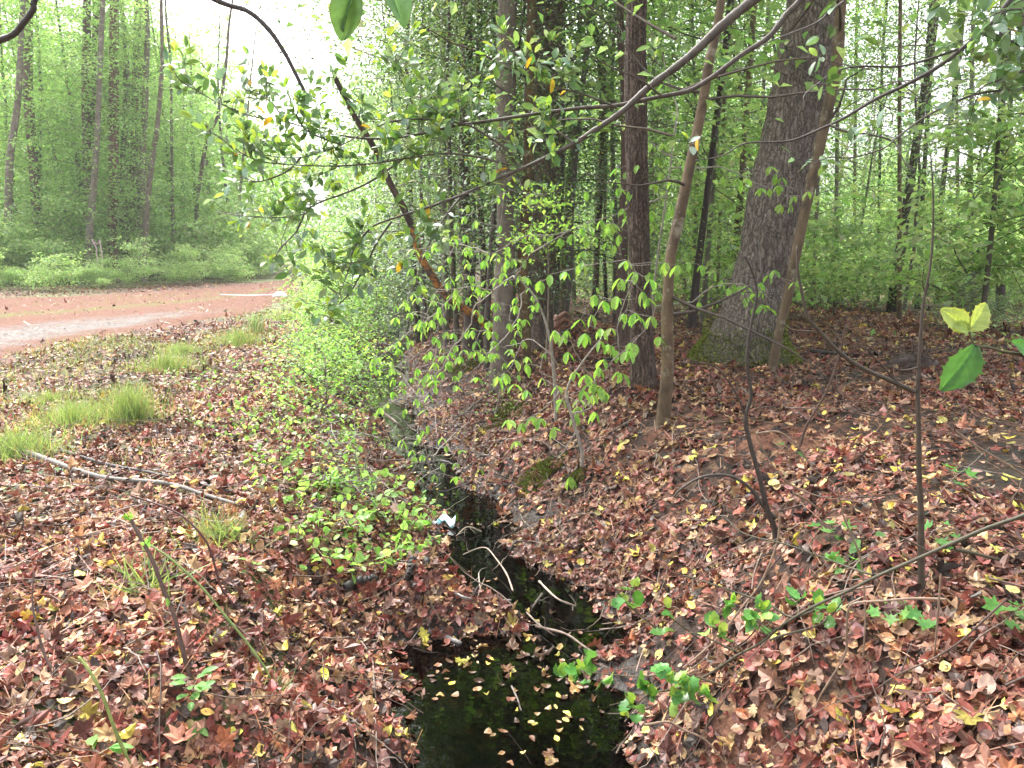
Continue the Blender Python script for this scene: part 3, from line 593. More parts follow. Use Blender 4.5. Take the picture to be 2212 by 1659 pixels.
tree('dark_tree','dark trunk with wet black streaks, grey at the foot, nearest the ditch',[(1024,757,42),(1019,700,32),(1012,600,28),(1008,553,29),(1004,470,27),(1003,380,26),(1006,250,24),(1010,100,22),(1011,30,20)],M_DARK,sides=28,disp=bark_disp(10,8,.05,3,.3),n=16,crown=None,col=(.75,.72,.75),limbs=3)
tree('dark_tree','thin dark trunk just behind the wet streaked one',[(1049,705,16),(1046,600,16),(1040,500,15),(1037,380,14),(1034,200,13),(1036,40,12)],M_DARK,sides=14,n=10,crown=None,col=(.6,.55,.55))
tree('lichen_tree','ochre lichen covered trunk standing beside the fluted one',[(1141,815,17),(1135,700,19),(1129,600,26),(1131,553,27),(1138,430,22),(1142,300,20),(1146,120,18),(1148,0,17)],M_MOTT,sides=20,disp=bark_disp(11,6,.04,3),n=12,crown=RIGHTC[1],col=(.46,.42,.34),limbs=3)
tree('dark_tree','upright dark trunk half hidden by the shaggy reddish one',[(1346,750,28),(1343,687,26),(1344,553,24),(1349,380,16),(1348,200,14),(1340,20,14)],M_DARK,sides=18,disp=bark_disp(12,8,.06,3),n=12,crown=RIGHTC[0],col=(.9,.8,.75))
tree('young_tree','brown slim trunk between fluted and shaggy trunks',[(1215,560,12),(1222,480,12),(1230,380,11),(1244,250,10),(1250,90,9)],M_MOTT,Y=11,sides=10,crown=RIGHTC[2],limbs=2)
tree('forked_tree','dark trunk crooked above and forking near the top of the picture',[(1285,700,12),(1290,520,13),(1300,380,14),(1303,260,14),(1298,120,18),(1280,60,18),(1262,0,18)],M_DARK,Y=10.5,sides=12,n=10,crown=None,col=(.9,.8,.7),limbs=4)
# --- young trees seen between and behind them
MID=[(964,690,14,960,560,958,0,M_GREY,10.5),(905,700,12,890,500,880,180,M_DARK,13),(985,720,10,980,520,985,60,M_MOTT,12),
 (1240,700,9,1236,500,1232,60,M_GREY,15),(1310,720,8,1306,500,1318,60,M_DARK,13),(1400,705,10,1415,400,1425,0,M_GREY,17),
 (1490,760,18,1505,600,1532,380,M_DARK,9.5),(1515,745,12,1528,560,1560,150,M_GREY,11),(1540,730,9,1552,560,1570,60,M_MOTT,13),(1570,720,16,1600,420,1625,60,M_MOTT,12),
 (1590,700,9,1640,300,1660,0,M_GREY,16),(1800,760,9,1806,560,1812,60,M_GREY,15),(1850,720,8,1846,500,1850,60,M_MOTT,20),(1942,720,9,1943,500,1945,0,M_MOTT,12),
 (1922,745,22,1942,560,1968,380,M_DARK,14),(1975,760,10,1985,560,2009,180,M_DARK,16),(2022,720,12,2030,480,2045,330,M_DARK,18),(2100,740,10,2096,480,2102,60,M_GREY,16),(2155,760,15,2162,500,2166,40,M_DARK,14),(2190,740,9,2184,500,2180,60,M_GREY,19),
 (1750,760,9,1760,560,1775,200,M_GREY,14),(1890,730,7,1897,540,1905,150,M_DARK,18),(2060,740,8,2070,560,2066,120,M_MOTT,20),(1480,720,8,1476,540,1490,80,M_GREY,18),(930,720,9,928,540,925,140,M_GREY,16)]
rr=rg(320)
MIDL=['slim grey trunk just towards the ditch from the dark streaked trunk','dark slim trunk where the hollies crowd the far ditch','tan stick-thin trunk close behind the thin dark one','thin grey trunk between fluted and forked trunks','dark pole-thin trunk directly behind the forked one','grey thin trunk rising behind the shaggy reddish one','dark leaning trunk just past the smooth tan sapling','grey slim trunk leaning between the smooth sapling and largest trunk','tan thin trunk third past the smooth sapling','mottled thicker trunk nearest to the largest one on its ditch side','grey thin trunk passing behind the leaning top of the largest trunk','grey thin trunk first beyond the mottled leaning one','tan hair-thin trunk far off beyond the mottled leaning one','tall straight tan pole standing in the bright gap','short thick dark trunk in the shrubs behind the holly side branch','dark trunk leaning past the straight tan pole','dark trunk leaning towards the picture corner in the bright wood','grey straight trunk behind the close holly leaf','darkest thick trunk near the picture edge behind the holly leaf','outermost thin grey trunk by the picture edge','grey slim trunk touching the leaning mottled trunk','dark thin far trunk between the leaning mottled trunk and tan pole','tan thin far trunk over the pale holly leaves','grey thin far trunk behind the dark leaning one by the sapling','grey slim trunk in the holly bushes at the far ditch']
for i,(x0,y0,w,x1,y1,x2,y2,mt,Y) in enumerate(MID):
    shr=crown_i=[RIGHTC[i%3],HOLLYC[i%2] if i in (2,5,8,16,20) else RIGHTC[(i+1)%3]][i%2] if not ((x0>1740 and i%3) or x0<1000) else None
    tree('young_tree',MIDL[i],[(x0,y0,w),(x1,y1,w*.88),(x2,y2,w*.7)],mt,Y=Y,H=rr.uniform(8,13),sides=9,n=6,crown=crown_i,cs=rr.uniform(.8,1.05),group='slim young trees behind the thick trunks',disp=bark_disp(i,5,.06,4),limbs=2,seed=i+1)
# --- evergreen understorey: hollies filling the middle
HOL=[(990,9.6,.85,1),(1110,10.2,1.05,0),(1200,9.4,.95,1),(950,13,1.1,0),(1050,8.8,.85,0),(1140,8.0,.75,1),(1215,8.8,.95,0),(915,12,.95,1),(1330,10.5,.9,1),(1130,12,.85,0),(880,16,1.1,0),(1500,13,1.0,0),(1640,14.5,.95,1),(1280,15,1.1,0),(975,14.5,1.1,1),(1020,11,.9,0),(2120,9.5,.8,0),(1950,13,.75,1),(1840,17,.8,0)]
for i,(px,Y,s,k) in enumerate(HOL):
    x=(px-1106)/FP*Y; z=float(terr(x,Y))
    t=thing('holly_tree','evergreen holly with small blue green leaves in tiers under the taller trees','tree',(x,Y,z),'understorey hollies among the trunks')
    g=Geo(); P=wander(rg(400+i),(0,0,-.1),(0,0,1),7.2*s,9,.05); tube(g,P,np.linspace(.045*s,.008,10),8,(.07,.055,.05)); g.build('trunk',M_TWIG,t)
    a=rr.uniform(0,6.28); inst(HOLLYC[k][0],'limbs',t,(0,0,0),a,s); inst(HOLLYC[k][1],'crown',t,(0,0,0),a,s)
# --- fill behind, right-hand wood
rr=rg(330); cnt=0
while cnt<42:
    y=rr.uniform(15,48); x=rr.uniform(-.16*y+1.0,.78*y)
    if x-cdl(y)<3.2: continue
    px=1106+FP*x/y
    if px-2.0*FP/y<700 or (px>1700 and rr.uniform()<.55): continue
    z=float(terr(x,y)); t=thing('distant_tree','slim leafy tree deep in the wood behind the ditch bank','tree',(x,y,z),'distant trees of the wood behind the bank')
    H=rr.uniform(8,13); g=Geo(); P=wander(rr,(0,0,-.1),(rr.normal(0,.05),rr.normal(0,.05),1),H,8,.04); r=rr.uniform(.03,.10)
    tube(g,P,np.linspace(r,.012,9),7,pal(rr,[(.30,.26,.24),(.45,.36,.26),(.22,.17,.16)],[1,1,1],1)[0]*.42); g.build('trunk',M_TWIG,t)
    k=RIGHTC[rr.integers(3)] if rr.uniform()<.75 else HOLLYC[rr.integers(2)]
    s=rr.uniform(.65,.95); a=rr.uniform(0,6.28); inst(k[1],'crown',t,(0,0,-1.2*s if k in RIGHTC else 0),a,s); cnt+=1

rr=rg(335)
for i,(px,Y) in enumerate([(905,24),(890,29),(960,19),(945,28),(1000,20),(1060,25),(1120,18),(1190,22),(860,34),(970,34)]):
    x=(px-1106)/FP*Y; z=float(terr(x,Y)); t=thing('distant_tree','slim leafy tree deep in the wood behind the ditch bank','tree',(x,Y,z),'distant trees of the wood behind the bank'); g=Geo(); tube(g,wander(rr,(0,0,-.1),(0,0,1),14,8,.03),np.linspace(.10,.02,9),7,(.12,.10,.09)); g.build('trunk',M_TWIG,t); inst(HIGHC[i%2][1],'crown',t,(0,0,-2.5),i,.78)
# --- wood beyond the road
LF=[('pine_tree','straightest dark brown pine trunk beyond the road, thickest of that wood',[(243,560,18),(243,513,17),(245,400,17),(246,200,17),(247,27,16)],M_DARK,27,(1.3,.9,.85),0),
 ('dark_tree','dark trunk crossed low down by a leaning pale one, beyond the road',[(193,570,17),(192,500,16),(190,400,16),(186,200,15),(188,0,13)],M_DARK,28,(1.1,.9,.9),1),
 ('dark_tree','dark trunk bending behind the leaning pale one beyond the road',[(178,560,12),(188,440,14),(200,330,14),(205,230,14),(208,100,14),(210,0,13)],M_DARK,29,(1.,.85,.85),None),
 ('pale_tree','pale slender trunk leaning across two dark ones beyond the road',[(188,590,12),(190,550,12),(200,433,12),(210,300,10),(217,117,9),(222,0,8)],M_GREY,25,(.5,.48,.45),2),
 ('dark_tree','dark trunk with pale ragged patches near the picture edge beyond the road',[(82,560,14),(75,400,15),(63,233,16),(60,170,16),(60,0,15)],M_DARK,28,(1.3,1.1,1.1),3),
 ('pale_tree','pale thin trunk at the picture edge beyond the road',[(10,560,11),(20,367,12),(37,233,11),(45,100,9),(50,0,8)],M_GREY,24,(.5,.47,.45),0),
 ('dark_tree','dark trunk behind grey leaning stems in the roadside thicket',[(290,540,15),(289,400,15),(293,170,13),(296,60,12)],M_DARK,30,(1.3,1.1,1.1),1),
 ('dark_tree','dark trunk farthest along the road in the thick cluster',[(318,545,16),(317,430,16),(312,260,14),(308,120,12)],M_DARK,32,(1.3,1.1,1.),2),
 ('pale_tree','greenish grey trunk in the tight roadside cluster',[(302,560,13),(305,430,14),(310,300,12),(316,150,10)],M_GREY,28,(.42,.42,.34),None),
 ('pale_tree','grey leaning stem with vine tangle in the roadside cluster',[(308,560,9),(318,450,10),(328,350,11),(340,270,8)],M_GREY,26,(.40,.36,.32),None),
 ('pale_tree','brownish grey broad trunk at foot of the tight roadside cluster',[(270,570,18),(268,480,17),(268,360,15),(272,250,12)],M_GREY,29,(.34,.31,.27),None),
 ('pale_tree','thin grey trunk where the cluster ends and shrubs begin',[(375,560,6),(374,500,6),(372,380,6),(370,250,5)],M_GREY,30,(.4,.38,.36),3),
 ('forked_tree','crooked dark trunk leaning towards the road opening',[(420,560,7),(425,450,7),(432,390,8),(448,300,7),(470,250,6)],M_DARK,32,(1.2,1.2,1.1),None)]
for nme,lb,pts,mt,Y,c,k in LF:
    tree(nme,lb,pts,mt,Y=Y+8,H=17,sides=12,n=8,crown=LEFTC[k if k is not None else 2],cs=.95 if k is not None else .75,col=c,disp=bark_disp(int(pts[0][0]),6,.05,2),limbs=4,cat='tree')
rr=rg(340); cnt=0
while cnt<54:
    y=rr.uniform(36,70); x=rr.uniform(-.74*y,-.16*y)
    yf=float(yfar(x,y)); px=1106+FP*x/y
    if y<yf+12 or px>540 or (px>470 and y<38): continue
    z=float(terr(x,y)); t=thing('roadside_tree','tall spring green tree in the wood beyond the red road','tree',(x,y,z),'spring green trees beyond the road')
    H=15; g=Geo(); P=wander(rr,(0,0,-.1),(rr.normal(0,.04),rr.normal(0,.04),1),H,8,.035); r=rr.uniform(.05,.15)
    tube(g,P,np.linspace(r,.02,9),8,pal(rr,[(.10,.07,.065),(.26,.22,.2),(.16,.12,.1)],[2,2,1],1)[0]*.5); g.build('trunk',M_TWIG,t)
    k=LEFTC[rr.integers(4)]; s=rr.uniform(.8,1.05); inst(k[1],'crown',t,(0,0,-1.0),rr.uniform(0,6.28),s); cnt+=1
# roadside shrubs
rr=rg(350); cnt=0
while cnt<84:
    px=rr.uniform(-150,585); y=float(onz(px,np.interp(px,_fpx,_fpy),0.)[1])+(rr.uniform(2.6,7) if cnt<38 else rr.uniform(8,15)); x=(px-1106)/FP*y
    if px>585 or y>60 or px<-120: continue
    z=float(terr(x,y)); t=thing('roadside_shrub','pale green leafy shrub along the edge of the wood beyond the road','shrub',(x,y,z),'roadside shrubs beyond the road')
    k=SHRUB[rr.integers(3)]; s=rr.uniform(.25,.6) if cnt<38 else rr.uniform(.7,1.35); a=rr.uniform(0,6.28); inst(k[0],'stems',t,(0,0,0),a,s); inst(k[1],'foliage',t,(0,0,0),a,s); cnt+=1
# undergrowth shrubs in the wood behind the bank
cnt=0
while cnt<64:
    y=rr.uniform(9.5,27); x=rr.uniform(-.1*y,.72*y)
    if x-cdl(y)<4.5: continue
    z=float(terr(x,y)); t=thing('woodland_shrub','knee high green shrub on the wood floor behind the bank','shrub',(x,y,z),'low shrubs on the wood floor')
    k=(SHRUB+HSHR)[rr.integers(5)]; s=rr.uniform(.3,.7)*(1+.03*y); a=rr.uniform(0,6.28); inst(k[0],'stems',t,(0,0,0),a,s); inst(k[1],'foliage',t,(0,0,0),a,s); cnt+=1
# bushes along the ditch on the road side (px, py, scale, kind)
BU=[(705,905,.8,1),(750,860,.8,0),(700,840,.7,1),(650,800,.6,1),(765,800,.8,2),(710,770,.8,2),(690,745,.7,0),(745,735,.9,2),(712,705,.9,2),(700,685,.7,0),(760,690,1.1,2),(722,664,1.1,2),(715,650,.9,0),(750,645,1.4,2),(775,662,1.2,2),(700,640,.8,1),(735,632,1.7,2),(775,630,2.0,2),(728,626,1.3,2),(785,700,1.,0)]
for i,(px,py,s,k) in enumerate(BU):
    c=G(px,py); t=thing('ditch_bush','bright green small leaved bush in the thicket between road and ditch','bush',c,'bushes between road and ditch')
    a=rr.uniform(0,6.28); inst(BUSH[k][0],'stems',t,(0,0,0),a,s); inst(BUSH[k][1],'foliage',t,(0,0,0),a,s)
HB=[(860,735,1.1,0),(905,720,1.0,0),(820,700,1.3,0),(880,690,1.4,1),(940,700,1.0,1),(800,670,1.6,0),(850,655,1.9,0),(790,650,2.0,1)]
for i,(px,py,s,k) in enumerate(HB):
    c=G(px,py); t=thing('holly_bush','blue green holly bush crowding the far end of the ditch','bush',c,'holly bushes at the far end of the ditch')
    a=rr.uniform(0,6.28); inst(HSHR[k][0],'stems',t,(0,0,0),a,s); inst(HSHR[k][1],'foliage',t,(0,0,0),a,s)
# unseen hollies added to shade the bank; then far-off wood closing the view
for i,(x,y,s) in enumerate([(4.9,1.2,1.0),(3.9,-1.9,.95),(5.2,4.6,.9)]):
    t=thing('holly_tree','dense unseen holly added outside the view to shade the bank','tree',(x,y,float(terr(x,y))),'hollies shading the bank'); g=Geo(); tube(g,wander(rg(470+i),(0,0,-.1),(0,0,1),7.2*s,9,.05),np.linspace(.06*s,.01,10),8,(.07,.055,.05)); g.build('trunk',M_TWIG,t)
    inst(HOLLYC[i%2][0],'limbs',t,(0,0,0),i,s); inst(HOLLYC[i%2][1],'crown',t,(0,0,0),i,s)
def far_wood():
    rng=rg(360); g=Geo(); n=130000; a=np.radians(rng.uniform(-43,43,n)); r=rng.uniform(48,95,n); x=r*np.sin(a); y=r*np.cos(a); px=1106+FP*np.tan(a)
    top=np.where(px<470,17,np.where(px<780,9.5+3.5*sstep(640,500,px)+2*sstep(720,780,px),np.where(px<1650,15,7.5+1.5*np.sin(px*.021))))*r/70
    top=top*(1+.22*noise(x,y,f=.35,o=3,seed=3)); z=top*rng.uniform(0,1,n)**.8
    keep=(noise(x*.8,y*.8,z*1.6,f=.45,o=3,seed=5)>-.25)&~((np.abs(px-690)<26)&(np.abs((545-z/np.maximum(y,1)*FP)-400)<45)); x,y,z=x[keep],y[keep],z[keep]; n=len(x)
    P=np.column_stack([x,y,z]); d=unit(rng.normal(size=(n,3))); nn=unit(rng.normal(0,.6,(n,3))+np.array([0,0,1.]))
    scatter(g,T_CARD,P,basis(d,nn),rng.uniform(.25,.55,n),pal(rng,SPRING,[4,4,2,2],n,.15))
    for _ in range(150):
        aa=math.radians(rng.uniform(-43,43)); rr_=rng.uniform(44,80); px_=1106+FP*math.tan(aa)
        if 480<px_<770: continue
        h=14 if px_<470 else 9; tube(g,wander(rng,(rr_*math.sin(aa),rr_*math.cos(aa),-.5),(0,0,1),h,5,.03),np.linspace(rng.uniform(.08,.22),.04,6),5,(.09,.075,.07))
    tag(g.build('far_wood',M_LEAF,smooth=False),'pale spring green far-off wood closing the view',None,kind='stuff')
far_wood()
def ground_cover():
    rng=rg(365); g=Geo(); n=26000; x,y=polar(rng,n,8,30,-8,44); k=(x-cdl(y)>3.6)&(noise(x,y,f=.6,o=3,seed=2)>-.25+.9*sstep(13,8,y)); x,y=x[k],y[k]; n=len(x)
    P=onT(x,y); P[:,2]+=rng.uniform(.03,.28,n); d=unit(rng.normal(size=(n,3))*np.array([1,1,.4])); nn=unit(rng.normal(0,.4,(n,3))+np.array([0,0,1.]))
    scatter(g,T_LF,P,basis(d,nn),rng.uniform(.04,.085,n),pal(rng,SPRING,SPW,n)); tag(g.build('ground_cover',M_LEAF,smooth=False),kind='stuff')
    g=Geo(); n=60000; x,y=polar(rng,n,13,50,-46,-10); yf=yfar(x,y); k=(y>yf+1.2)&(y<yf+10)&(noise(x,y,f=.8,o=2,seed=2)>-.1); x,y=x[k],y[k]; n=len(x)
    P=onT(x,y); P[:,2]+=rng.uniform(.03,.4,n); d=unit(rng.normal(size=(n,3))*np.array([1,1,.4])); nn=unit(rng.normal(0,.4,(n,3))+np.array([0,0,1.]))
    scatter(g,T_LF,P,basis(d,nn),rng.uniform(.08,.15,n),pal(rng,SPRING+[(.36,.5,.2)],SPW+[2],n)); tag(g.build('verge_plants',M_LEAF,smooth=False),kind='stuff')
ground_cover()
# ================================================================ things close to the camera

def zc(x0,y0): return lambda pts:[(x0+p[0]*.3335,y0+p[1]*.3335)+tuple(p[2:]) for p in pts]
ZA=zc(0,0); ZB=zc(737.6,0); ZC=zc(1475.3,0); ZD=zc(0,553); ZE=zc(737.6,553); ZF=zc(1475.3,553); ZG=zc(0,1106); ZH=zc(737.6,1106); ZI=zc(1475.3,1106)
def wpath(pts,Y0=None,Y1=None,dz=.02,n=6,wig=0,seed=0):
    """Pixel line -> world points and smooth path; Y0..Y1 is its distance, or it lies on the ground."""
    P=[]
    for i,p in enumerate(pts):
        if Y0 is None: q=G(p[0],p[1])+np.array([0,0,dz])
        else: q=at(p[0],p[1],Y0+((Y1 if Y1 is not None else Y0)-Y0)*i/max(1,len(pts)-1))
        P.append(q)
    P=np.array(P); C=cat_rom(P,n)
    if wig: C=C+rg(seed).normal(0,wig,C.shape)*np.array([1,.6,1])
    return P,C
def wid(pts,P,C,w0,w1):
    R0_=w0/2/FP*np.linalg.norm(P[0]-np.array([0,0,CAMZ])); R1_=w1/2/FP*np.linalg.norm(P[-1]-np.array([0,0,CAMZ])); return np.linspace(R0_,R1_,len(C))
BR=(.075,.056,.045)
def stick(name,label,cat,pts,w0,w1,Y0=None,Y1=None,col=BR,dz=.02,sides=7,group=None,root=None,matl=None,twigs=0,seed=1,wig=0.,subs=(),foot=False,leaves=None):
    P,C=wpath(pts,Y0,Y1,dz,8,wig,seed); g=Geo(); R=wid(pts,P,C,w0,w1)
    if foot: C=np.vstack([[C[0,0],C[0,1],float(terr(C[0,0],C[0,1]))-.05],C]); R=np.concatenate([[R[0]*1.1],R])
    k=rg(seed+9).normal(0,.06,len(R)); R=R*(1+k); tube(g,C,R,sides,np.array(col)*.55)
    rng=rg(seed+50); o=C[0].copy()
    for sb in subs:
        P2_,C2_=wpath(sb[0],sb[3] if len(sb)>3 else Y0,sb[4] if len(sb)>4 else (sb[3] if len(sb)>3 else Y1),dz,7); tube(g,C2_,wid(sb[0],P2_,C2_,sb[1],sb[2]),5,np.array(col)*.55)
    for _ in range(twigs):
        i=rng.integers(len(C)//5,len(C)-1); L=rng.uniform(.05,.2)*abs(C[i,1])*.25; tube(g,wander(rng,C[i],rng.normal(size=3)+np.array([0,0,.3]),L,5,.25),np.linspace(min(R[i]*.5,.003),.0008,6),4,np.array(col)*.55)
    if leaves is None:
        ob=g.build(name,matl or M_TWIG,origin=o); return tag(ob,label,cat,group)
    t=thing(name,label,cat,o,group); g.build('stem',matl or M_TWIG,t,origin=o); leaves(t,C,rng,o); return t

T_HOL=[leaf_poly(HOLLY,curl=c,cup=k,rng=rg(60+i),wob=.02) for i,(c,k) in enumerate([(.5,.2),(-.3,.4)])]
T_WAX=leaf_fold(.48,.22,.22,rows=(.25,.55,.82)); 
def rosette(g,rng,p,d,n,L,cols,wts,tpl,spread=.9,up=.2):
    d=unit(np.asarray(d,float)); v=unit(rng.normal(0,spread,(n,3))+d*1.0+np.array([0,0,up])); nn=unit(rng.normal(0,.5,(n,3))+np.array([0,0,1.]))
    P=p+v*.006+rng.normal(0,.004,(n,3)); C=pal(rng,cols,wts,n,.1)
    for i in range(n): scatter(g,tpl[rng.integers(len(tpl))],P[i:i+1],basis(v[i:i+1],nn[i:i+1]),np.array([L*rng.uniform(.7,1.2)]),C[i:i+1])
NEWG=[(.36,.54,.10),(.28,.46,.09),(.45,.58,.16)]; OLDG=[(.13,.25,.09),(.19,.30,.20),(.10,.20,.07),(.24,.36,.26)]
def leafy_twig(gt,gl,rng,p,d,L,leaf,new=.5,tpl=None,nl=5,r=.0016,col=BR,yel=.03):
    q=wander(rng,p,d,L,5,.16,.05); tube(gt,q,np.linspace(r,.0007,6),4,np.array(col)*.55)
    for i in range(2,6):
        if rng.uniform()<.75: rosette(gl,rng,q[i],rng.normal(0,1,3)+.6*(q[i]-q[i-1])/L*5,rng.integers(1,3),leaf,OLDG+[(.62,.42,.05)],[4,5,3,4,yel*7],tpl or [T_WAX],.8,0)
    rosette(gl,rng,q[-1],q[-1]-q[-2],nl if rng.uniform()<.8 else 2,leaf*(.8 if rng.uniform()<new else 1),NEWG if rng.uniform()<new else OLDG,None or ([3,3,1] if True else 0),tpl or [T_WAX],.6,.35) if False else rosette(gl,rng,q[-1],q[-1]-q[-2],nl,leaf*.85,NEWG+OLDG[:2],[3*new,3*new,1*new,2*(1-new)+.2,2*(1-new)+.2],tpl or [T_WAX],.6,.35)

# ---- overhanging holly with two crossing limbs, rooted just outside the frame
def overhang():
    Y=3.2; limbs=[([(2080,-420,0),(1800,-190,0),(1700,-62,0),(1620,5,0),(1560,55,0),(1485,125,0),(1400,190,0),(1345,240,0),(1290,278,0),(1240,310,0),(1180,340,0),(1125,365,0),(1060,392,0),(1000,420,0),(930,446,0),(864,467,0),(804,490,0),(775,525,0),(758,552,0)],30,3),
      ([(2080,-330,0),(1850,-140,0),(1730,0,0),(1700,30,0),(1660,80,0),(1600,120,0),(1540,165,0),(1490,195,0),(1430,208,0),(1380,218,0),(1330,228,0),(1260,233,0),(1200,240,0),(1130,250,0),(1050,262,0),(980,272,0),(930,285,0),(860,297,0),(790,299,0),(738,293,0),(684,283,0),(617,263,0),(550,252,0),(507,237,0),(467,220,0),(427,197,0),(393,177,0),(377,157,0)],22,2)]
    subs=[[(1118,358),(1091,320),(1051,293),(1018,273),(971,262),(904,257),(861,260),(831,267),(788,287),(738,313),(694,328),(650,340),(584,337),(540,323)],
      [(1120,362),(1094,355),(1038,340),(978,332),(938,333),(871,343),(804,353),(738,358),(677,358),(584,352),(533,337),(483,303),(467,290)],
      [(1124,358),(1091,333),(1064,307),(1049,283),(1040,262)],
      [(904,257),(885,210),(871,167),(854,123),(850,95)],[(871,343),(800,392),(738,420),(700,433),(667,450),(657,462),(600,470),(534,467),(467,458)],
      [(846,478),(813,526),(790,577),(775,600),(753,637),(721,668),(713,691),(721,697)],[(804,490),(775,520),(761,545),(756,574),(743,610),(731,640)],
      [(790,577),(800,592),(812,600),(822,604)],[(657,462),(640,500),(612,530),(590,560)],[(738,313),(700,300),(660,280),(640,250),(620,235)],
      [(788,287),(770,250),(745,215),(730,190)],[(1330,230),(1250,200),(1180,185),(1120,150),(1080,120)],[(1240,310),(1200,280),(1170,262)],[(1430,208),(1380,170),(1310,140),(1240,90)],
      [(1000,420),(960,470),(925,530),(905,560)],[(650,340),(620,370),(560,392),(520,380)],[(617,263),(590,225),(560,205),(520,190)],[(979,272),(950,225),(925,190)]]
    foot=np.array([2.35,3.25,0]); foot[2]=float(terr(foot[0],foot[1]))
    t=thing('holly_tree','overhanging holly reaching across with two crossing grey brown limbs and waxy yellow green leaves','tree',foot)
    g=Geo(); top=at(2080,-330,Y); tr=np.array([foot-np.array([0,0,.2]),foot+np.array([.05,0,1.2]),top*.5+foot*.5+np.array([.1,0,.4]),top+np.array([.05,0,.1]),top+np.array([.1,.2,1.6])])
    tube(g,cat_rom(tr,8),np.linspace(.06,.02,33),12,np.array((.20,.17,.14))*.55,bark_disp(5,6,.03,4)); g.build('trunk',M_TWIG,t,origin=foot)
    rng=rg(500); gt=Geo(); gl=Geo(); paths=[]
    for pts,w0,w1 in limbs:
        P,C=wpath([(a,b) for a,b,_ in pts],Y+.05*len(paths),Y+.12*len(paths)-.1,n=8); R=wid(pts,P,C,w0,w1)*(1+rg(3).normal(0,.05,len(C)))
        if len(paths)==0: R=np.interp(np.linspace(0,1,len(C)),[0,.3,.42,.6,1],np.array([26,16,13,7,3])/2/FP*Y)
        else: R=np.interp(np.linspace(0,1,len(C)),[0,.2,.4,.6,.72,1],np.array([17,10,8,6,3.2,2])/2/FP*Y)
        R=R*(1+.06*rng.normal(size=len(R))); gb=Geo(); tube(gb,C,R,10,np.array((.10,.08,.066))*.62); gb.build('limb',M_TWIG,t,origin=foot); paths.append((C[int(len(C)*(.38 if len(paths)==0 else .45)):],1.0))
    for s in subs:
        P,C=wpath(s,Y-.03,Y-rng.uniform(-.25,.35),n=6); tube(gt,C,wid(s,P,C,5,1.6),5,np.array((.12,.10,.08))*.55); paths.append((C,1.6))
    for C,dn in paths:
        seg=np.linalg.norm(np.diff(C,axis=0),axis=1); L=seg.sum(); n=int(L/.044*dn)
        for _ in range(n):
            f=rng.uniform(.1,1)**.8; i=min(int(f*(len(C)-1)),len(C)-2); p=C[i]; px=1106+FP*p[0]/p[1]
            if px>1250 and rng.uniform()<.8: continue
            d=unit(rng.normal(0,.7,3)+np.array([0,0,.55])+.5*unit(C[i+1]-C[i])); leafy_twig(gt,gl,rng,p,d,rng.uniform(.04,.17),.050,.68,nl=int(rng.integers(2,5)))
    gt.build('twigs',M_TWIG,t,origin=foot); gl.build('leaves',M_WAX,t,origin=foot)
overhang()
# ---- second holly outside the frame: long thin branch across the largest trunk
def overhang2():
    Y=2.6; foot=np.array([2.6,2.2,0]); foot[2]=float(terr(foot[0],foot[1]))
    t=thing('holly_tree','holly branch slanting in thinly before the largest trunk, with few dark leaves','tree',foot)
    main=[(2600,-420),(2300,-130)]+[(a,b) for a,b in ZC([(2120,0),(2000,150),(1850,280),(1640,440),(1420,560),(1250,640),(1050,760),(880,840),(720,905),(600,920),(400,930),(250,1010),(80,1040)])]
    subs=[ZC([(950,810),(1050,850),(1200,870),(1350,910),(1400,970),(1440,1060),(1500,1105)]),ZC([(1780,320),(1600,380),(1400,430),(1150,430),(1000,460),(850,560),(780,640),(840,760)]),
      ZC([(2500,500),(2212,570),(1900,610),(1600,740),(1400,880),(1300,960),(1100,1020),(950,1020),(850,1060)]),ZC([(2400,380),(2100,500),(1950,560),(1800,700)]),ZC([(2300,100),(2200,60),(2050,80),(1900,160)]),
      ZC([(2350,250),(2212,300),(2050,230),(1880,230)]),ZC([(1040,10),(960,70),(860,150),(700,215),(560,270),(480,320)])]
    rng=rg(520); g=Geo(); top=at(2600,-420,Y); tube(g,cat_rom([foot-np.array([0,0,.2]),foot*.5+top*.5+np.array([.15,0,0]),top,top+np.array([0,.2,1.2])],8),np.linspace(.05,.02,25),10,(.10,.085,.07)); g.build('trunk',M_TWIG,t,origin=foot)
    gt=Geo(); gl=Geo(); P,C=wpath(main,Y,Y+.1,n=8); tube(gt,C,np.interp(np.linspace(0,1,len(C)),[0,.2,.6,1],np.array([16,10,6,2])/2/FP*Y),7,(.05,.04,.036)); gt.build('limb',M_TWIG,t,origin=foot); gt=Geo(); paths=[(C,.5)]
    for s in subs: P,C2=wpath(s,Y,Y-.15,n=6); tube(gt,C2,wid(s,P,C2,5,1.5),5,(.05,.04,.036)); paths.append((C2,1.0))
    for C,dn in paths:
        L=np.linalg.norm(np.diff(C,axis=0),axis=1).sum()
        for _ in range(int(L/.05*dn)):
            i=rng.integers(1,len(C)-1); p=C[i]; px=1106+FP*p[0]/p[1]
            if px<2050 and rng.uniform()<.83: continue
            leafy_twig(gt,gl,rng,p,unit(rng.normal(0,.8,3)+np.array([0,0,.1])),rng.uniform(.04,.14),.052,.12,nl=int(rng.integers(1,4)),col=(.06,.05,.045))
    for _ in range(60):                      # the dark leafy corner
        p=at(rng.uniform(2080,2330),rng.uniform(-60,190),rng.uniform(2.4,3.0)); leafy_twig(gt,gl,rng,p,unit(rng.normal(0,1,3)),rng.uniform(.06,.16),.055,.08,nl=4,col=(.06,.05,.045))
    gt.build('twigs',M_TWIG,t,origin=foot); gl.build('leaves',M_WAX,t,origin=foot)
overhang2()
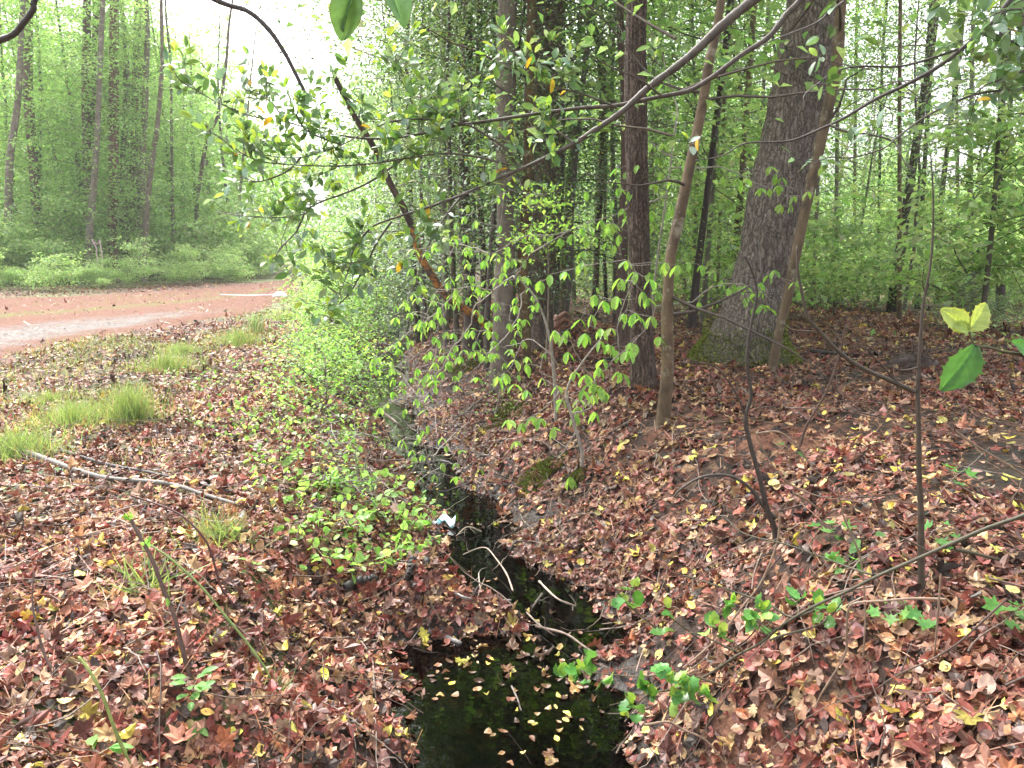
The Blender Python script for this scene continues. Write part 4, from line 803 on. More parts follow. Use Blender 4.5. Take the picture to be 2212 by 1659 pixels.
# ---- dead arching sapling with orange fungus
P,C=wpath([(1092,800),(1088,770),(1068,726),(1038,690),(1001,666),(964,640),(938,603),(908,553),(895,505),(872,450),(845,400),(822,350),(800,305),(772,262),(748,215),(722,165)],G(1092,800)[1],G(1092,800)[1]-1.4,n=8)
t=thing('dead_tree','dead dark sapling arching over the ditch, its lower half crusted orange with fungus','dead tree',C[0]); k=int(len(C)*.55); R=np.interp(np.linspace(0,1,len(C)),[0,.2,.4,.7,1],np.array([18,20,19,15,12])/2/FP*6.6); dp=bark_disp(31,4,.10,12)
g=Geo(); tube(g,C[:k+1],R[:k+1],14,(.5,.5,.5),dp,cap=False); g.build('fungus_covered_trunk',M_FUNG,t,origin=C[0]); g=Geo(); tube(g,C[k:],R[k:]*.98,14,(.7,.7,.7),dp); g.build('bare_trunk',M_DARK,t,origin=C[0])
# ---- twigs arching in from above
stick('overhanging_branch','bare dark branch curving down into the white sky gap','branch',ZA([(900,-260),(1400,0),(1600,70),(1730,180),(1830,320),(1900,450),(1990,630)]),10,7,4.6,4.6,(.055,.04,.04),seed=71,twigs=5)
stick('overhanging_branch','short dark curved branch hooking down at the upper corner beyond the road side','branch',ZA([(330,-160),(225,0),(215,60),(150,150),(90,220),(0,260),(-120,290)]),9,11,4.2,4.2,(.055,.04,.04),seed=72,twigs=3)
def veined(spiny,c,rng,nu=44,nv=22):
    'a leaf blade with raised lighter veins, small holes of wear and wavy margin'
    V=[];Cc=[]; ph=rng.uniform(0,6)
    for i in range(nu+1):
        u=i/nu; w=.34*math.sin(math.pi*min(1,.03+.95*u))**.75*(1-.12*u)
        if spiny: w*=1+.26*max(0,math.cos(2*math.pi*(u*5.2-.1)))**6
        for j in range(nv+1):
            v=j/nv*2-1; vein=(u-.32*abs(v))*8; f=abs(vein-round(vein)); side=math.exp(-(f/.09)**2)*(1-abs(v)); mid=math.exp(-(v/.07)**2)
            z=.20*abs(v)*w*2-.16*u*u+.012*side-.02*mid+.02*math.sin(u*9+ph)*abs(v)+.012*math.sin(v*7+u*5+ph); V.append((v*w,u,z)); m=1+.45*mid+.28*side+.10*math.sin(u*31+v*17+ph)*math.sin(v*23)-.25*(abs(v)>.93)
            Cc.append(np.clip(c*m*np.array([1+.5*(abs(v)>.95),1,1]),0,.9))
    w=nv+1; F=np.array([(i*w+j,i*w+j+1,(i+1)*w+j+1,(i+1)*w+j) for i in range(nu) for j in range(nv)]); return np.array(V),F,np.array(Cc)
def sprig(name,label,stem,Y,leaves,w=3,col=(.10,.09,.05),L=.06,cat='sprig',group=None):
    """Twig with individually placed leaves: (base px, tip px, colour index, template index)."""
    P,C=wpath(stem,Y,Y,n=6); t=thing(name,label,cat,C[0],group); g=Geo(); tube(g,C,wid(stem,P,C,w*1.3,w*.7),5,np.array(col)*.55); g.build('stem',M_TWIG,t,origin=C[0]); gl=Geo(); rng=rg(int(stem[0][0]))
    for (bx,by,tx,ty,c,k,tw) in leaves:
        a=at(bx,by,Y); b=at(tx,ty,Y+rng.uniform(-.012,.012)); d=b-a; Lh=np.linalg.norm(d); nn=np.array([[math.sin(tw),-math.cos(tw),.45]])
        V,F,cc=veined(k=='h',np.array(c),rng); g0=basis(d[None],nn)[0]; gl.add(a+(V*Lh)@g0.T,F,cc)
    gl.build('leaves',M_WAX,t,origin=C[0],smooth=True); return t
H0=H1='h'; Yg=(.34,.44,.12); Dg=(.07,.19,.06)
sprig('holly_sprig','close spiny holly sprig: one big dark leaf under two pale yellow green ones',[(2560,1160),(2420,860),(2290,785),(2212,766),(2169,760),(2136,750),(2106,745),(2092,714)],1.05,[(2106,745,2042,848,Dg,H0,.2),(2092,714,2040,668,Yg,H1,-.5),(2092,714,2139,655,Yg,H0,.5),(2094,712,2060,700,(.36,.48,.12),H1,0.),(2230,770,2195,735,(.08,.24,.06),H0,.3)],5)
sprig('leafy_sprig','two dark smooth leaves hanging very close at the top of the view',[(1000,-420),(900,-200),(800,-70),(762,-30)],.85,[(762,-30,735,84,(.10,.20,.08),'o',.2),(770,-30,728,60,(.08,.17,.07),'o',-.8),(835,-50,880,52,(.09,.19,.09),'o',.5)],5)
# ---- beech saplings with drooping young leaves
T_DROOP=leaf_fold(.46,.55,.05,rows=(.18,.45,.75)); BEE=[(.27,.47,.09),(.33,.52,.13),(.22,.40,.08)]
def beech(label,stem,paths,clusters,leaf,seed,Y,w=9,pale=(.34,.30,.26),jy=.35,cnum=(2,4)):
    rng=rg(seed); P,C=wpath(stem,Y,Y,n=6); t=thing('beech_sapling',label,'sapling',C[0]); g=Geo(); tube(g,np.vstack([[C[0]-np.array([0,0,.1])],C]),np.concatenate([[.012],wid(stem,P,C,w,3)]),8,np.array(pale)*.55); g.build('trunk',M_TWIG,t,origin=C[0])
    gt=Geo(); gl=Geo(); pts=[C[len(C)//4:]]
    for s in paths:
        P2_,C2=wpath(s,Y+rng.uniform(-.1,.1),Y+rng.uniform(-jy,jy),n=5,wig=.004,seed=seed+len(pts)); e=pts[0] if len(pts)==1 else np.vstack(pts); j=e[np.argmin(((e-C2[0])**2).sum(1))]; C2=np.vstack([[j],C2]); tube(gt,C2,np.linspace(3.4/2/FP*Y,1.2/2/FP*Y,len(C2)),5,np.array(pale)*.6); pts.append(C2)
    for cx,cy in clusters:
        p=at(cx,cy,Y+rng.uniform(-jy,jy)); e=np.vstack(pts); ds=((e-p)**2).sum(1)+np.where(e[:,2]<p[2]-.03,.08,0); j=e[np.argmin(ds)]; m=wander(rng,p*.0+j,p-j,np.linalg.norm(p-j),4,.12); m[1:]+=(p-m[-1])*np.linspace(.25,1,4)[:,None]
        tube(gt,m,np.linspace(.0018,.0009,5),4,np.array(pale)*.6); pts.append(m)
        n=rng.integers(*cnum); a=rng.uniform(0,6.28)
        for k in range(n):
            th=a+k*6.28/n+rng.normal(0,.3); sp_=rng.uniform(.2,.95); d=unit(np.array([math.cos(th)*sp_,math.sin(th)*sp_,-1.+rng.normal(0,.3)])); scatter(gl,T_DROOP,p[None],basis(d[None],np.array([[math.cos(th),math.sin(th),.3]])),np.array([leaf*rng.uniform(.75,1.2)]),pal(rng,BEE,[3,2,2],1,.1))
    gt.build('branches',M_TWIG,t,origin=C[0]); gl.build('leaves',M_LEAF,t,origin=C[0])
Yb=float(G(1258,975)[1])
def fill(rng,box,n): return [(rng.uniform(box[0],box[2]),rng.uniform(box[1],box[3])) for _ in range(n)]
rb=rg(600)
def beadd(paths,step,jit):
    o=[]
    for s in paths:
        s=np.array([p[:2] for p in s],float); 
        for a,b in zip(s[:-1],s[1:]):
            L=np.hypot(*(b-a)); 
            for k in range(max(1,int(L/step*1.35))): q=a+(b-a)*rb.uniform(); o.append((q[0]+rb.normal(0,jit),q[1]+abs(rb.normal(6,jit*.6))))
    return o
pA=[ZE([(1110,130),(980,230),(860,340),(840,440),(770,540),(700,620),(640,740),(490,910),(480,1000),(500,1100),(530,1200),(590,1450),(620,1650)]),ZE([(980,225),(850,200),(700,220),(600,240)]),ZE([(760,240),(700,280),(600,380),(500,450),(430,500),(340,590),(220,670),(150,710)]),
    ZE([(490,910),(440,840),(370,750),(260,690),(150,720)]),ZE([(1170,250),(1150,380),(1060,530),(960,620),(900,700)]),ZE([(1120,140),(1180,60),(1230,-40)]),ZB([(1480,1490),(1380,1525),(1230,1520),(1130,1560),(970,1650),(880,1590),(800,1555),(730,1570)]),ZB([(970,1650),(840,1600),(620,1560),(500,1540)]),
    ZE([(640,740),(560,745),(430,760)]),ZE([(700,620),(620,600),(480,640)]),ZE([(590,1300),(700,1180),(800,1100)]),ZE([(530,1200),(420,1180),(380,1220)])]
cA=ZE([(250,980),(290,960),(410,990),(540,1000),(570,900),(330,880),(400,860),(390,810),(460,790),(550,770),(580,770),(650,750),(740,840),(700,920),(620,540),(680,490),(720,500),(830,470),(740,580),(790,610),(840,620),(880,620),(700,680),(610,690),(490,440),(520,450),(580,440),(630,330),(470,360),(440,370),(350,400),(180,570),(370,600),(410,510),(600,290),(710,250),(490,270),(465,240),(530,190),(850,250),(820,270),(930,160),(850,130),(700,140),(690,170),(480,130),(800,20),(700,10),(1050,60),(1010,150),(900,380),(960,420),(950,480),(990,490),(940,430),(1010,630),(980,630),(910,600),(870,610),(1000,300),(1130,320),(1130,270),(1230,370),(1240,320),(1250,250),(1190,130),(1110,20),(1180,550),(1140,480),(1190,410),(400,1210),(470,1300),(500,1430),(620,1540),(740,1430),(770,1260),(680,1230),(740,1340),(900,1380),(1020,1450),(1170,1460),(1130,1200),(560,1100)])+beadd(pA,30,14)+ZB([(730,1540),(800,1520),(810,1600),(870,1430),(750,1440),(1030,1460),(1000,1640),(1060,1250),(1010,1280),(800,1400),(700,1560)])+[(rb.uniform(830,1180),rb.uniform(500,830)) for _ in range(60)]
beech('pale zigzag beech sapling arching over the ditch with small drooping leaf pairs',[(1201,880),(1196,800),(1185,720),(1160,650),(1120,600)],pA,cA,.062,610,Yb+.35)
pB=[ZE([(1500,1030),(1420,900),(1350,780),(1280,740),(1340,620),(1420,740)]),ZE([(1560,1000),(1640,820),(1800,640),(1960,480),(2040,330)]),ZE([(1640,820),(1560,700),(1480,560),(1400,500)]),ZE([(1800,640),(1790,450),(1850,250),(1900,100),(1840,20)]),ZE([(1340,620),(1230,540),(1160,560),(1050,590)]),ZE([(1500,1030),(1620,980),(1620,930)]),ZE([(1400,900),(1300,1000),(1150,1080)]),ZE([(1520,1150),(1400,1300),(1300,1200),(1100,1180),(960,1200)])]
cB=ZE([(1850,30),(1900,120),(2000,150),(1950,230),(1980,270),(1640,250),(1700,290),(1780,260),(1550,410),(1620,380),(1460,480),(1380,480),(1580,500),(1680,550),(1730,570),(1780,610),(1700,670),(1900,570),(1940,400),(1510,750),(1580,770),(1670,720),(1790,750),(1820,760),(1600,830),(1560,870),(1700,880),(1430,930),(1540,930),(1640,1010),(1400,840),(1300,790),(1200,700),(1120,670),(1060,760),(1010,780),(1120,830),(1200,870),(1240,1040),(1290,1050),(1080,1060),(1170,1080),(1480,1430),(1560,1320),(1370,1110),(1520,1030),(1740,1400),(1810,1400),(2100,40),(2180,60),(1350,120),(1290,160),(1450,100),(1560,40),(1900,370),(1850,420),(1680,470)])+beadd(pB[1:4],38,16)
beech('beech sapling on the bank with the largest drooping bright green leaves',[(1258,975),(1234,893),(1225,840),(1260,780),(1300,730)],pB,cB,.082,620,Yb-.35,w=8)
pC=[ZB([(2040,1300),(1900,1330),(1750,1400),(1600,1440),(1450,1500)]),ZB([(2100,1000),(1950,900),(1900,1100),(1880,1250)]),ZC([(100,1080),(300,1100),(500,1200),(700,1270),(830,1250)]),ZB([(2180,700),(2050,300),(1960,120)]),ZF([(60,300),(200,200),(380,180),(520,240),(620,330)])]
cC=ZB([(1900,70),(1940,130),(2020,130),(1900,1190),(1950,1150),(2080,1120),(2150,1160),(1880,1280),(1920,1300),(1820,1350),(1750,1450),(1850,1400),(1700,1500),(1580,1530),(1620,1570),(1770,1590),(1900,1520),(2050,1020),(1560,1480),(1800,1520)])+ZC([(560,1080),(600,1130),(640,1150),(500,1220),(620,1200),(720,1270),(810,1240),(100,1050),(60,1020),(380,1180),(130,1110)])+ZF([(560,120),(590,90),(500,170),(420,270),(460,330),(520,320),(560,340),(200,100),(250,160),(330,180),(400,190),(720,170),(760,230),(40,40),(120,60)])+beadd(pC,34,15)+[(rb.uniform(1230,1500),rb.uniform(330,640)) for _ in range(34)]
beech('thin beech sapling with light green leaf tassels hanging before the oak and shaggy trunks',[(1390,900),(1400,780),(1415,600),(1440,420),(1462,250)],pC,cC,.075,630,Yb+.6,w=6)
# bright young maple spray in the middle
def spray(label,foot,top,boxes,leaf,cols,seed,Y,name='maple_sapling'):
    rng=rg(seed); P,C=wpath([foot,((foot[0]+top[0])/2+8,(foot[1]+top[1])/2),top],Y,Y,n=8); t=thing(name,label,'sapling',C[0]); g=Geo(); tube(g,C,np.linspace(.010,.003,len(C)),6,(.10,.08,.06)); g.build('trunk',M_TWIG,t,origin=C[0]); gt=Geo(); gl=Geo()
    for bx in boxes:
        for _ in range(bx[4]):
            p=at(rng.normal((bx[0]+bx[2])/2,(bx[2]-bx[0])/4),rng.uniform(bx[1],bx[3]),Y+rng.normal(0,.25)); j=C[np.argmin(((C-p)**2).sum(1))]; q=wander(rng,j,p-j,np.linalg.norm(p-j),4,.1); q[1:]+=(p-q[-1])*np.linspace(.25,1,4)[:,None]; tube(gt,q,np.linspace(.0025,.001,5),4,(.09,.075,.06))
            for k in range(9): rosette(gl,rng,p+rng.normal(0,1,3)*np.array([.10,.10,.022]),rng.normal(size=3)*np.array([1,1,.2]),1,leaf,cols,[1]*len(cols),[T_LF],1,0)
    gt.build('branches',M_TWIG,t,origin=C[0]); gl.build('leaves',M_LEAF,t,origin=C[0])
spray('sapling with flat bright yellow green sprays of small leaves at picture centre',(1180,780),(1175,420),[(1080,400,1250,470,26),(1070,480,1240,560,30)],.042,[(.34,.52,.12),(.28,.46,.10)],640,6.0)
spray('low twiggy sapling with tiny leaves below the grey trunk on the ditch bank',(1068,905),(1075,800),[(1040,800,1110,900,14)],.03,[(.26,.42,.12),(.2,.34,.1)],641,float(G(1068,905)[1]))

# ---- bare and leafy stems on the near bank
Yf=float(G(1990,1290)[1])
stick('bare_sapling','upright dark thin stem standing nearest on the bank with a long side branch','sapling',[(1990,1290),(1989,1180),(1989,1106),(1985,1020),(1984,920),(1982,843),(1985,786),(1990,703),(1995,653),(2012,553),(2016,430),(2010,330)],13,2,Yf,Yf,(.075,.055,.04),foot=True,seed=81,twigs=6,
  subs=[(ZF([(1500,880),(1350,810),(1150,720),(1000,610),(870,470),(810,400),(780,280),(745,100),(740,-60)]),10,5),(ZF([(1400,830),(1300,720),(1200,610)]),5,2),(ZF([(1530,720),(1420,740),(1300,700)]),4,2),(ZF([(850,490),(720,480),(640,440)]),4,2)])
Yg2=float(G(1677,1178)[1])
stick('bare_sapling','crooked dark stem on the bank joined low by an arching one','sapling',[(1677,1178),(1672,1139),(1659,1106),(1642,1036),(1619,953),(1610,903),(1622,853),(1614,786),(1619,720),(1635,636),(1625,586),(1609,553)],12,4,Yg2,Yg2,(.06,.045,.038),foot=True,seed=82,twigs=8,
  subs=[(ZF([(600,1700),(520,1620),(430,1500),(300,1425),(130,1430),(0,1500),(-60,1560)]),9,4),(ZF([(430,1230),(390,1000),(300,820),(190,710),(0,690)]),5,2)])
Yg3=float(G(1722,980)[1])
stick('bare_sapling','reddish dark stem behind the arching ones, leaning to the thin upright stem','sapling',[(1722,980),(1742,920),(1762,886),(1785,846),(1809,780),(1828,700)],6,3,Yg3,Yg3,(.10,.055,.04),foot=True,seed=83,twigs=3)
def hl_leaves(pts,Y,L=.05,n=(3,6),new=.35,tpl=None,matl=None):
    def f(t,C,rng,o):
        gl=Geo(); gt=Geo()
        for a,b in pts:
            p=at(a,b,Y) if Y else G(a,b)+np.array([0,0,.07]); j=C[np.argmin(((C-p)**2).sum(1))]; tube(gt,np.array([j,j*.4+p*.6+rng.normal(0,.008,3),p]),np.array([.0018,.0014,.001]),4,(.07,.06,.035))
            rosette(gl,rng,p,rng.normal(0,.6,3)+np.array([0,-.3,.3]),int(rng.integers(*n)),L,[(.10,.27,.06),(.13,.32,.08),(.30,.50,.12)],[3,3,3*new],tpl or T_HOL,1.0,.1)
            if rng.uniform()<.7: rosette(gl,rng,p,(0,-.2,1),2,L*.75,NEWG,[2,2,1],tpl or T_HOL,.4,.8)
        gt.build('twigs',M_TWIG,t,origin=o); gl.build('leaves',matl or M_WAX,t,origin=o)
    return f
Yh=2.15
stick('holly_branch','long low greenish branch slanting down the near bank with pale lichen spots and holly leaves','branch',[(2420,1020),(2300,1075)]+ZI([(2212,20),(1980,100),(1750,200),(1500,310),(1250,420),(1050,520),(850,610),(650,730),(500,850),(350,930),(150,1060),(0,1110)]),8.5,4,1.75,2.2,(.085,.075,.045),seed=84,
  subs=[(ZI([(400,930),(250,860),(100,790),(0,780)]),4,2,2.15,2.2),(ZI([(850,640),(700,680),(560,600),(400,540),(200,470),(0,410)]),5,3,2.05,2.3),(ZI([(1230,410),(1050,350),(700,220),(400,140),(260,20)]),5,2,2.0,2.4),(ZI([(560,830),(640,800),(900,720),(1050,560)]),5,3,2.1,2.1),(ZI([(1600,260),(1450,180),(1300,120)]),4,2,1.95,1.95),(ZI([(1760,240),(1900,270),(2050,310)]),8,5,1.9,1.9)],
  leaves=hl_leaves(ZI([(300,600),(430,640),(520,650),(480,740),(200,760),(260,810),(760,590),(880,620),(950,650)]),2.1,.045))
stick('holly_sprig','holly sprig with spiny bright leaves over the water edge, lowest of the sprigs','sprig',[(1560,1480),(1470,1455),(1380,1462),(1300,1455),(1235,1450)],5,2,2.1,2.15,(.12,.09,.05),seed=85,leaves=hl_leaves(ZH([(1620,980),(1600,1120),(1690,1110),(1430,1080),(1500,1100),(1560,1040)]),2.1,.05,(2,4),.6))
stick('holly_sprig','holly sprig with the broadest glossy spiny leaves between branch and water','sprig',[(1500,1476),(1450,1490),(1400,1500),(1370,1530),(1350,1560)],5,2,2.02,2.0,(.12,.09,.05),seed=86,leaves=hl_leaves(ZH([(2010,1060),(1960,1150),(2010,1200),(2130,1110),(2160,1220),(1870,1250),(1840,1330),(2200,1150),(2260,1180),(2330,1190)]),2.0,.056,(2,4),.4))
stick('holly_sprig','small holly sprig half covered by a tan dead leaf on the bank','sprig',[(1420,1360),(1385,1330),(1350,1300),(1330,1270)],4,2,2.5,2.5,(.12,.09,.05),seed=87,leaves=hl_leaves(ZH([(1780,540),(1830,590),(1900,500),(1790,560)]),2.5,.05,(2,3),.2))
stick('holly_sprig','single upright holly shoot with one dark leaf below pale new ones','sprig',[(1510,1380),(1470,1350),(1445,1330),(1438,1310)],4,2,2.4,2.4,(.12,.09,.05),seed=88,leaves=hl_leaves(ZH([(2110,640),(2110,760)]),2.4,.05,(1,3),.6))
# seedlings with star leaves
T_STAR=[leaf_poly(GUM,curl=.3,cup=.3,c=(0,.3),rng=rg(90),wob=.02),leaf_poly(MAPLE,curl=.3,cup=.3,rng=rg(91),wob=.02)]
def seedling(px,py,h,n,L,label,seed,tpl=None,cols=[(.14,.36,.08),(.20,.44,.11),(.11,.28,.07)],name='seedling',matl=None,spread=1.,up=.0):
    rng=rg(seed); c=G(px,py); t=thing(name,label,'seedling',c); g=Geo(); gl=Geo(); q=wander(rng,c-np.array([0,0,.02]),(rng.normal(0,.15),rng.normal(0,.15),1),h,5,.1); tube(g,q,np.linspace(.0022,.0012,6),5,(.12,.09,.05))
    for i in range(n):
        p=q[rng.integers(2,6)]; a=rng.uniform(0,6.28); e=p+np.array([math.cos(a),math.sin(a),.35+up])*L*.6*spread; tube(g,np.array([p,(p+e)/2,e]),np.array([.001,.001,.0008]),3,(.14,.12,.06)); v=unit(np.array([math.cos(a),math.sin(a),rng.uniform(-.5,.1)+up])); T=(tpl or T_STAR); T=T[rng.integers(len(T))]
        scatter(gl,T,e[None],basis(v[None],unit(np.array([[rng.normal(0,.35),rng.normal(0,.35)-.3,1.]]))),np.array([L*rng.uniform(.75,1.2)]),pal(rng,cols,[1]*len(cols),1,.1))
    g.build('stem',M_TWIG,t,origin=c); gl.build('leaves',matl or M_LEAF,t,origin=c)
seedling(1790,1165,.09,7,.055,'star leaved seedling beside smooth oval leaves, mid bank',1)
seedling(1818,1250,.10,7,.05,'star leaved seedling just below the mid bank one',2)
seedling(2010,1175,.09,6,.05,'star leaved seedling where the thin upright stem meets the slanting branch',3)
seedling(2062,1062,.09,4,.07,'highest seedling with one broad flat star leaf, past the thin upright stem',4)
seedling(1925,1350,.07,5,.045,'small star leaved seedling beneath the slanting branch, beside the thin upright stem foot',5)
seedling(2015,1375,.08,6,.05,'ragged leaved seedling under the slanting branch beyond the thin upright stem',6)
seedling(2190,1370,.10,7,.06,'fresh green seedling at the picture edge on the dark soil',7)
seedling(1880,1195,.10,4,.065,'seedling with smooth oval grey green leaves above the slanting branch',8,[T_WAX],[(.16,.32,.12),(.22,.36,.16)])
seedling(1715,1010,.12,2,.06,'lone oval leaf sprout behind the arching bare stem',9,[T_WAX])
seedling(2040,1260,.06,3,.04,'tiny seedling between branch and picture edge',10)
seedling(410,1545,.13,16,.05,'bushy low plant with narrow smooth leaves at foot of the brown bare stem',11,[T_WAX],[(.15,.33,.09),(.22,.42,.12)],spread=.7,up=.5)
seedling(425,1590,.05,10,.04,'lowest small rosette just under the bushy low plant',12,[T_WAX],[(.15,.33,.09),(.22,.42,.12)],spread=.5,up=.5)
seedling(540,1245,.08,5,.04,'pale green sprout between the greenbrier and the grass tuft',13,[T_WAX],[(.25,.42,.10)],up=.6)
seedling(665,1225,.06,4,.04,'sprout with four round leaves below the vine edge',14,[T_ROUND],[(.25,.42,.10)],up=.4)
seedling(215,1659,.06,4,.06,'broad leaved green sprout cut by the lower picture edge',15,[T_WAX],[(.2,.38,.12)])
seedling(110,1030,.06,6,.05,'blue green herb at the bend of the grey fallen branch',16,[T_ROUND],[(.18,.36,.18)])
seedling(430,860,.22,14,.045,'leafy low sprout behind the big tuft towards the ditch',17,[T_WAX],[(.22,.42,.11)],spread=1.5,up=.3)
seedling(375,850,.25,12,.045,'leafy low sprout on dark crooked stems beside the big tuft',18,[T_WAX],[(.22,.42,.11)],spread=1.5,up=.3)
# stems on the road-side bank
def tipleaves(n,L=.035,cols=NEWG):
    def f(t,C,rng,o):
        gl=Geo()
        for k in [len(C)-1]+list(rng.integers(3,len(C)-1,n)): rosette(gl,rng,C[k],(0,0,1),3,L,cols,[1]*len(cols),[T_WAX],.8,.3)
        gl.build('leaves',M_LEAF,t,origin=o)
    return f
Ys=float(G(412,1470)[1])
stick('brown_shoot','brown upright leaning stem with leaf tufts along it','stem',[(412,1470),(393,1399),(377,1333),(353,1273),(327,1206),(300,1156),(283,1123)],9,7,Ys,Ys+.1,(.13,.075,.06),foot=True,seed=91,leaves=tipleaves(4,.03,[(.24,.44,.10)]))
Ys=float(G(520,1325)[1])
stick('red_shoot','thin dark red stem bowed over the leaves beside the brown one','stem',[(520,1325),(480,1273),(467,1233),(447,1173),(407,1126),(367,1100),(283,1070)],5,4,Ys,Ys+.1,(.10,.035,.03),foot=True,seed=92)
Ys=float(G(597,1492)[1])
stick('green_cane','long smooth green cane leaning across the leaves','stem',[(597,1492),(574,1446),(534,1389),(483,1326),(433,1266),(367,1206),(317,1173)],5,4,Ys,Ys+.1,(.22,.30,.09),foot=True,seed=93)
Ys=float(G(287,1690)[1])
stick('green_cane','short yellow green cane rising at the lower picture edge','stem',[(290,1700),(283,1659),(247,1573),(220,1499),(193,1449),(170,1419)],7,5,Ys,Ys+.05,(.30,.36,.10),foot=True,seed=94)
stick('fallen_branch','long grey fallen branch lying across the leaf litter','branch',[(-60,955)]+ZD([(0,1250),(150,1300),(350,1370),(480,1420),(700,1480),(1000,1505),(1150,1530),(1330,1590),(1530,1650)]),11,7,col=(.15,.135,.12),dz=.035,seed=95,sides=9)
stick('fallen_branch','thin black fallen branch just behind the grey one','branch',ZD([(400,1290),(700,1380),(1000,1440),(1500,1560)]),6,5,col=(.06,.05,.05),dz=.03,seed=96,twigs=3)
LY=[('pale twig arching over litter from the picture edge',ZG([(60,100),(220,125),(400,85),(620,75),(780,90),(950,190)]),3.5),('straight tan twig crossing below the arching pale one',ZG([(1200,70),(850,120),(400,240),(60,420)]),3.5),('tan twig slanting beneath the brown stem',ZG([(880,430),(600,700),(280,910)]),3.5),('short tan twig leaning on the brown stem',ZG([(1320,510),(1180,600),(1020,690)]),3.5)]
for i,(lb,p,w) in enumerate(LY): stick('dry_twig',lb,'twig',p,w,w*.8,col=(.36,.26,.19),dz=.03,seed=100+i,group='dry twigs on the leaf litter')
stick('dry_twig','thin forked upright shoot near the picture edge on the leafy bank','twig',[(140,1483),(100,1423),(80,1356),(70,1300),(73,1233)],6,2.5,float(G(140,1483)[1]),float(G(140,1483)[1])+.1,(.16,.10,.08),foot=True,seed=105,group='dry twigs on the leaf litter')
# sticks lying in and beside the water
WS=[('hooked tan stick arching out of the dark water',[(1108,1276),(1094,1239),(1071,1206),(1051,1184),(1028,1186),(1000,1198)],4,(.42,.32,.25),.05),('short pale forked stick standing in the water',[(1041,1286),(1036,1262),(1034,1239)],4,(.42,.36,.3),.05),
 ('grey stick lying along the leaf dam',[(981,1279),(1011,1293),(1060,1296),(1104,1296)],6,(.30,.27,.25),.03),('pale curved stick at far end of the leaf dam',[(1165,1256),(1204,1293),(1244,1309)],5,(.42,.33,.27),.06),
 ('crooked stick crossing the dam down to the water',[(1138,1323),(1164,1349),(1198,1373)],4,(.24,.18,.14),.05),('long brown stick from the dam to the holly sprig',[(1158,1353),(1221,1369),(1260,1395),(1310,1428)],6,(.20,.14,.11),.05),
 ('dark stick propped against the dam',[(1171,1283),(1155,1305),(1144,1326)],5,(.10,.08,.07),.06),('weathered grey wood slab at the dam edge',[(925,1360),(960,1374),(995,1390)],15,(.22,.20,.19),.0),
 ('thin curving twig on the near shore of the pool',[(764,1366),(801,1416),(808,1473),(812,1510)],3.5,(.30,.24,.2),.03),('short stick floating in the pool',[(1105,1482),(1118,1510),(1126,1535)],4,(.20,.16,.14),.0),('pale stick across the upper water',[(1040,1148),(1010,1138),(985,1158)],3.5,(.32,.26,.2),.04),
 ('broken stick pointing at the water under the beech',[(821,887),(850,908),(873,932)],7,(.17,.12,.10),.12)]
for i,(lb,p,w,c,dz) in enumerate(WS):
    P=[onz(a,b,max(WZ,float(G(a,b)[2]))+dz*(math.sin(math.pi*k/max(1,len(p)-1))*.8+.2)) for k,(a,b) in enumerate(p)]; C=cat_rom(P,6); g=Geo(); Rr=w/2/FP*np.linalg.norm(P[0]-np.array([0,0,CAMZ])); tube(g,C,np.linspace(Rr,Rr*.6,len(C))*(1+rg(i).normal(0,.1,len(C))),7,np.array(c)*.55)
    if w<6:
        r_=rg(i+700)
        for _ in range(3): tube(g,wander(r_,C[r_.integers(3,len(C))],r_.normal(size=3)+np.array([0,0,.4]),.07,4,.3),np.linspace(Rr*.5,.0006,5),4,np.array(c)*.55)
    tag(g.build('stick',M_TWIG,origin=C[0]),lb,'stick','sticks in and beside the ditch water')
BL=[('black rotten log piece half under the greenbrier',[(740,1290),(765,1275),(795,1266),(815,1262)],22),('black wet log lying down the bank beside the greenbrier',[(878,1190),(900,1208),(925,1228)],20),('short black upright root stub by the water',[(892,1222),(887,1240),(884,1258)],18)]
for i,(lb,p,w) in enumerate(BL): stick('rotten_log',lb,'log',p,w,w*.7,col=(.022,.018,.017),dz=.03,sides=12,seed=120+i,wig=.004,matl=M_TWIG)
stick('fallen_log','thin black fallen log on the crest behind the thick trunks','log',ZF([(820,640),(930,655),(1060,665)]),10,8,col=(.05,.04,.035),dz=.04,sides=10,seed=130)
stick('fallen_log','dark fallen log at the shaggy trunk foot','log',[(1300,790),(1330,785),(1368,782)],9,8,col=(.045,.035,.03),dz=.05,sides=10,seed=131)
stick('fallen_branch','grey twiggy branch lying down the bank below the grey trunk','branch',ZE([(1060,850),(980,910),(880,990),(780,1070),(720,1080)]),7,4,col=(.13,.10,.085),dz=.06,seed=132,twigs=8)
